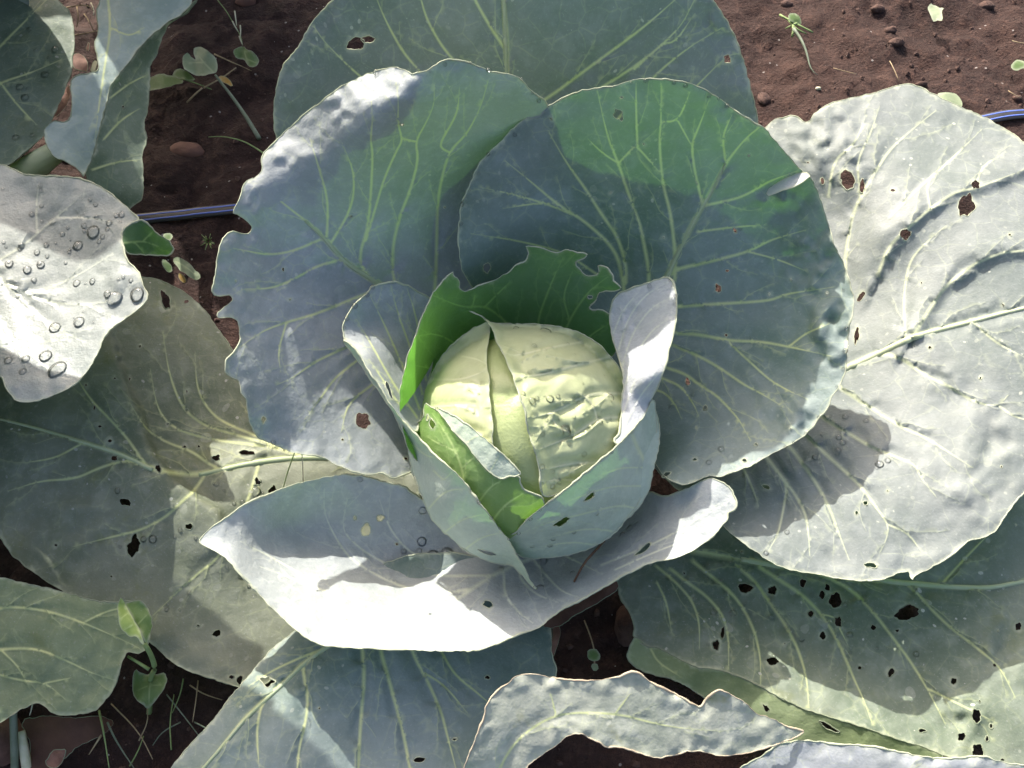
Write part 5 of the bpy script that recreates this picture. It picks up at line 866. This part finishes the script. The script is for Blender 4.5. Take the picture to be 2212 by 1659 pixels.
drops('R', [(1363,178,5),(1395,174,5),(1455,178,5),(1480,184,5),(1112,290,6),(1034,374,6),(1014,411,5),(998,441,4.5),(995,482,5),(1053,332,5),(1531,206,6),(1571,228,5),(1551,213,4),(1822,626,5),(1829,710,5),(1826,758,6),(1822,797,5),(1808,836,6),(1769,902,7),(1740,936,6),(1714,957,6),(1696,966,5),(1680,420,3),(1600,495,3)], lr_, gr_, rim=True)
drops('R', [(1558,970,7),(1531,999,6),(1486,828,5),(1498,852,5),(1524,884,5),(1450,880,5),(1620,730,3)], 'clear water drop on the face of the round blue-green leaf', 'drops on the round leaf')
drops('UL', [(814,157,6),(960,139,7),(1016,135,4),(1055,150,5),(1125,169,6),(1149,200,6),(1163,216,6),(929,155,4),(589,956,8),(868,268,3)], 'round water bead on the rim of the upright ragged blue leaf', 'beads on the ragged leaf rim', rim=True)
drops('RR', [(1812,945,6),(1821,956,6),(1810,974,7),(1900,1003,8),(1918,995,6),(1761,988,6),(1871,909,5),(1776,938,4),(1826,900,6),(1700,1150,5),(1655,1195,5)], 'clear water drop on the broad pale grey leaf', 'drops on the broad grey leaf')
drops('WLi', [(805,620,6.5),(792,637,6.5),(765,660,6.5),(748,688,5.5),(744,708,4.5),(848,610,4.5)], 'round water bead on the rim of the folded blue wrapper leaf', 'beads on the wrapper rim', rim=True)
drops('FLo', [(758,744,5),(1036,1084,8),(1062,1117,7),(1080,1140,6.5),(1099,1163,6),(1117,1196,5),(1164-6,1268,6)], 'round water bead on the rim of the folded blue wrapper leaf', 'beads on the wrapper rim', rim=True)
drops('FRo', [(1181,1090,5),(1167,1101,4.5),(1145,1119,5),(1120,1150,6),(1248,1037,4),(1297,994,4),(1320,976,4)], 'round water bead on the edge of the pale eared wrapper leaf', 'beads on the eared wrapper', rim=True)
drops('WRi', [(1447,606,5),(1454,619,5),(1459,640,5),(1458,657,4.5),(1404,618,5),(1447,597,4)], 'round water bead on the edge of the pale eared wrapper leaf', 'beads on the eared wrapper', rim=True)
drops('FRo', [(1240,1150,5),(1195,1165,5),(1290,1110,4),(1188,1178,6),(1150,1180,5)], 'clear water drop on the front face of the pale wrapper leaf', 'drops on the wrapper face')
drops('FG', [(945,884,8)], 'large round bead on the tip of the lime green leaf', 'bead on the lime leaf', rim=True)
drops('H1', [(1115,709,6),(1179,715,9,1.4),(1154,747,6),(1149,866,8),(1188,862,9),(1320,860,9),(1278,878,6),(1222,927,12,1.5),(1172,938,5),(1298,912,5),(1172,1008,6),(1194,1019,5),(1208,1042,5),(1262,981,6),(1194,1051,6),(1130,850,5),(1160,860,5),(1205,856,5),(1240,900,4),(1250,870,4),(1210,905,4),(1290,900,3.5),(1180,905,4),(1230,960,4)], 'glinting water drop on the cream head', 'drops on the head')
scatter('H1', [(1120,720),(1240,730),(1330,820),(1320,930),(1200,1040),(1170,950)], 14, 2, 4.2, 'glinting water drop on the cream head', 'drops on the head', 8); scatter('H2', [(990,780),(1045,780),(1055,900),(1000,900)], 7, 2, 4.5, 'glinting water drop on the cream head', 'drops on the head', 9)
drops('B', [(911,1170,10),(872,1191,6),(906,1190,6),(935,1203,15),(965,1195,13),(913,1103,9),(1082,1229,6),(1167,1269,8),(1361,1141,7),(1345,1154,6),(1377,1132,5),(1287,1157,8),(1237,1238,6),(1174,1212,8),(778,1036,6),(1475,1150,4),(550,1290,6)], 'clear water drop in the bowl of the silver leaf', 'drops in the silver leaf')
drops('LL', [(468,1046,5),(553,1062,10),(524,1085,5),(506,1088,4),(459,1078,4),(450,1037,3),(254,1060,6),(560,1040,5),(330,1165,8),(310,1165,6)], 'dull water drop on the old grey-green lower leaf', 'drops on the old lower leaf'); scatter('LL', [(200,1080),(460,1120),(560,1290),(500,1440),(340,1390),(180,1250)], 20, 2.6, 7, 'dull water drop on the old grey-green lower leaf', 'drops on the old lower leaf', 12); scatter('LL', [(440,1040),(560,1030),(590,1070),(480,1100)], 6, 2, 3.4, 'dull water drop on the old grey-green lower leaf', 'drops on the old lower leaf', 13)
scatter('LR', [(1480,1260),(1900,1280),(2000,1400),(1900,1540),(1600,1450),(1500,1380)], 22, 3, 8, 'dull water drop on the old holed lower leaf', 'drops on the old holed leaf', 14)
scatter('TL1', [(0,40),(120,40),(150,120),(60,340),(0,330)], 12, 3, 8, 'dull water drop on the dark flat leaf', 'drops on the dark flat leaf', 15)
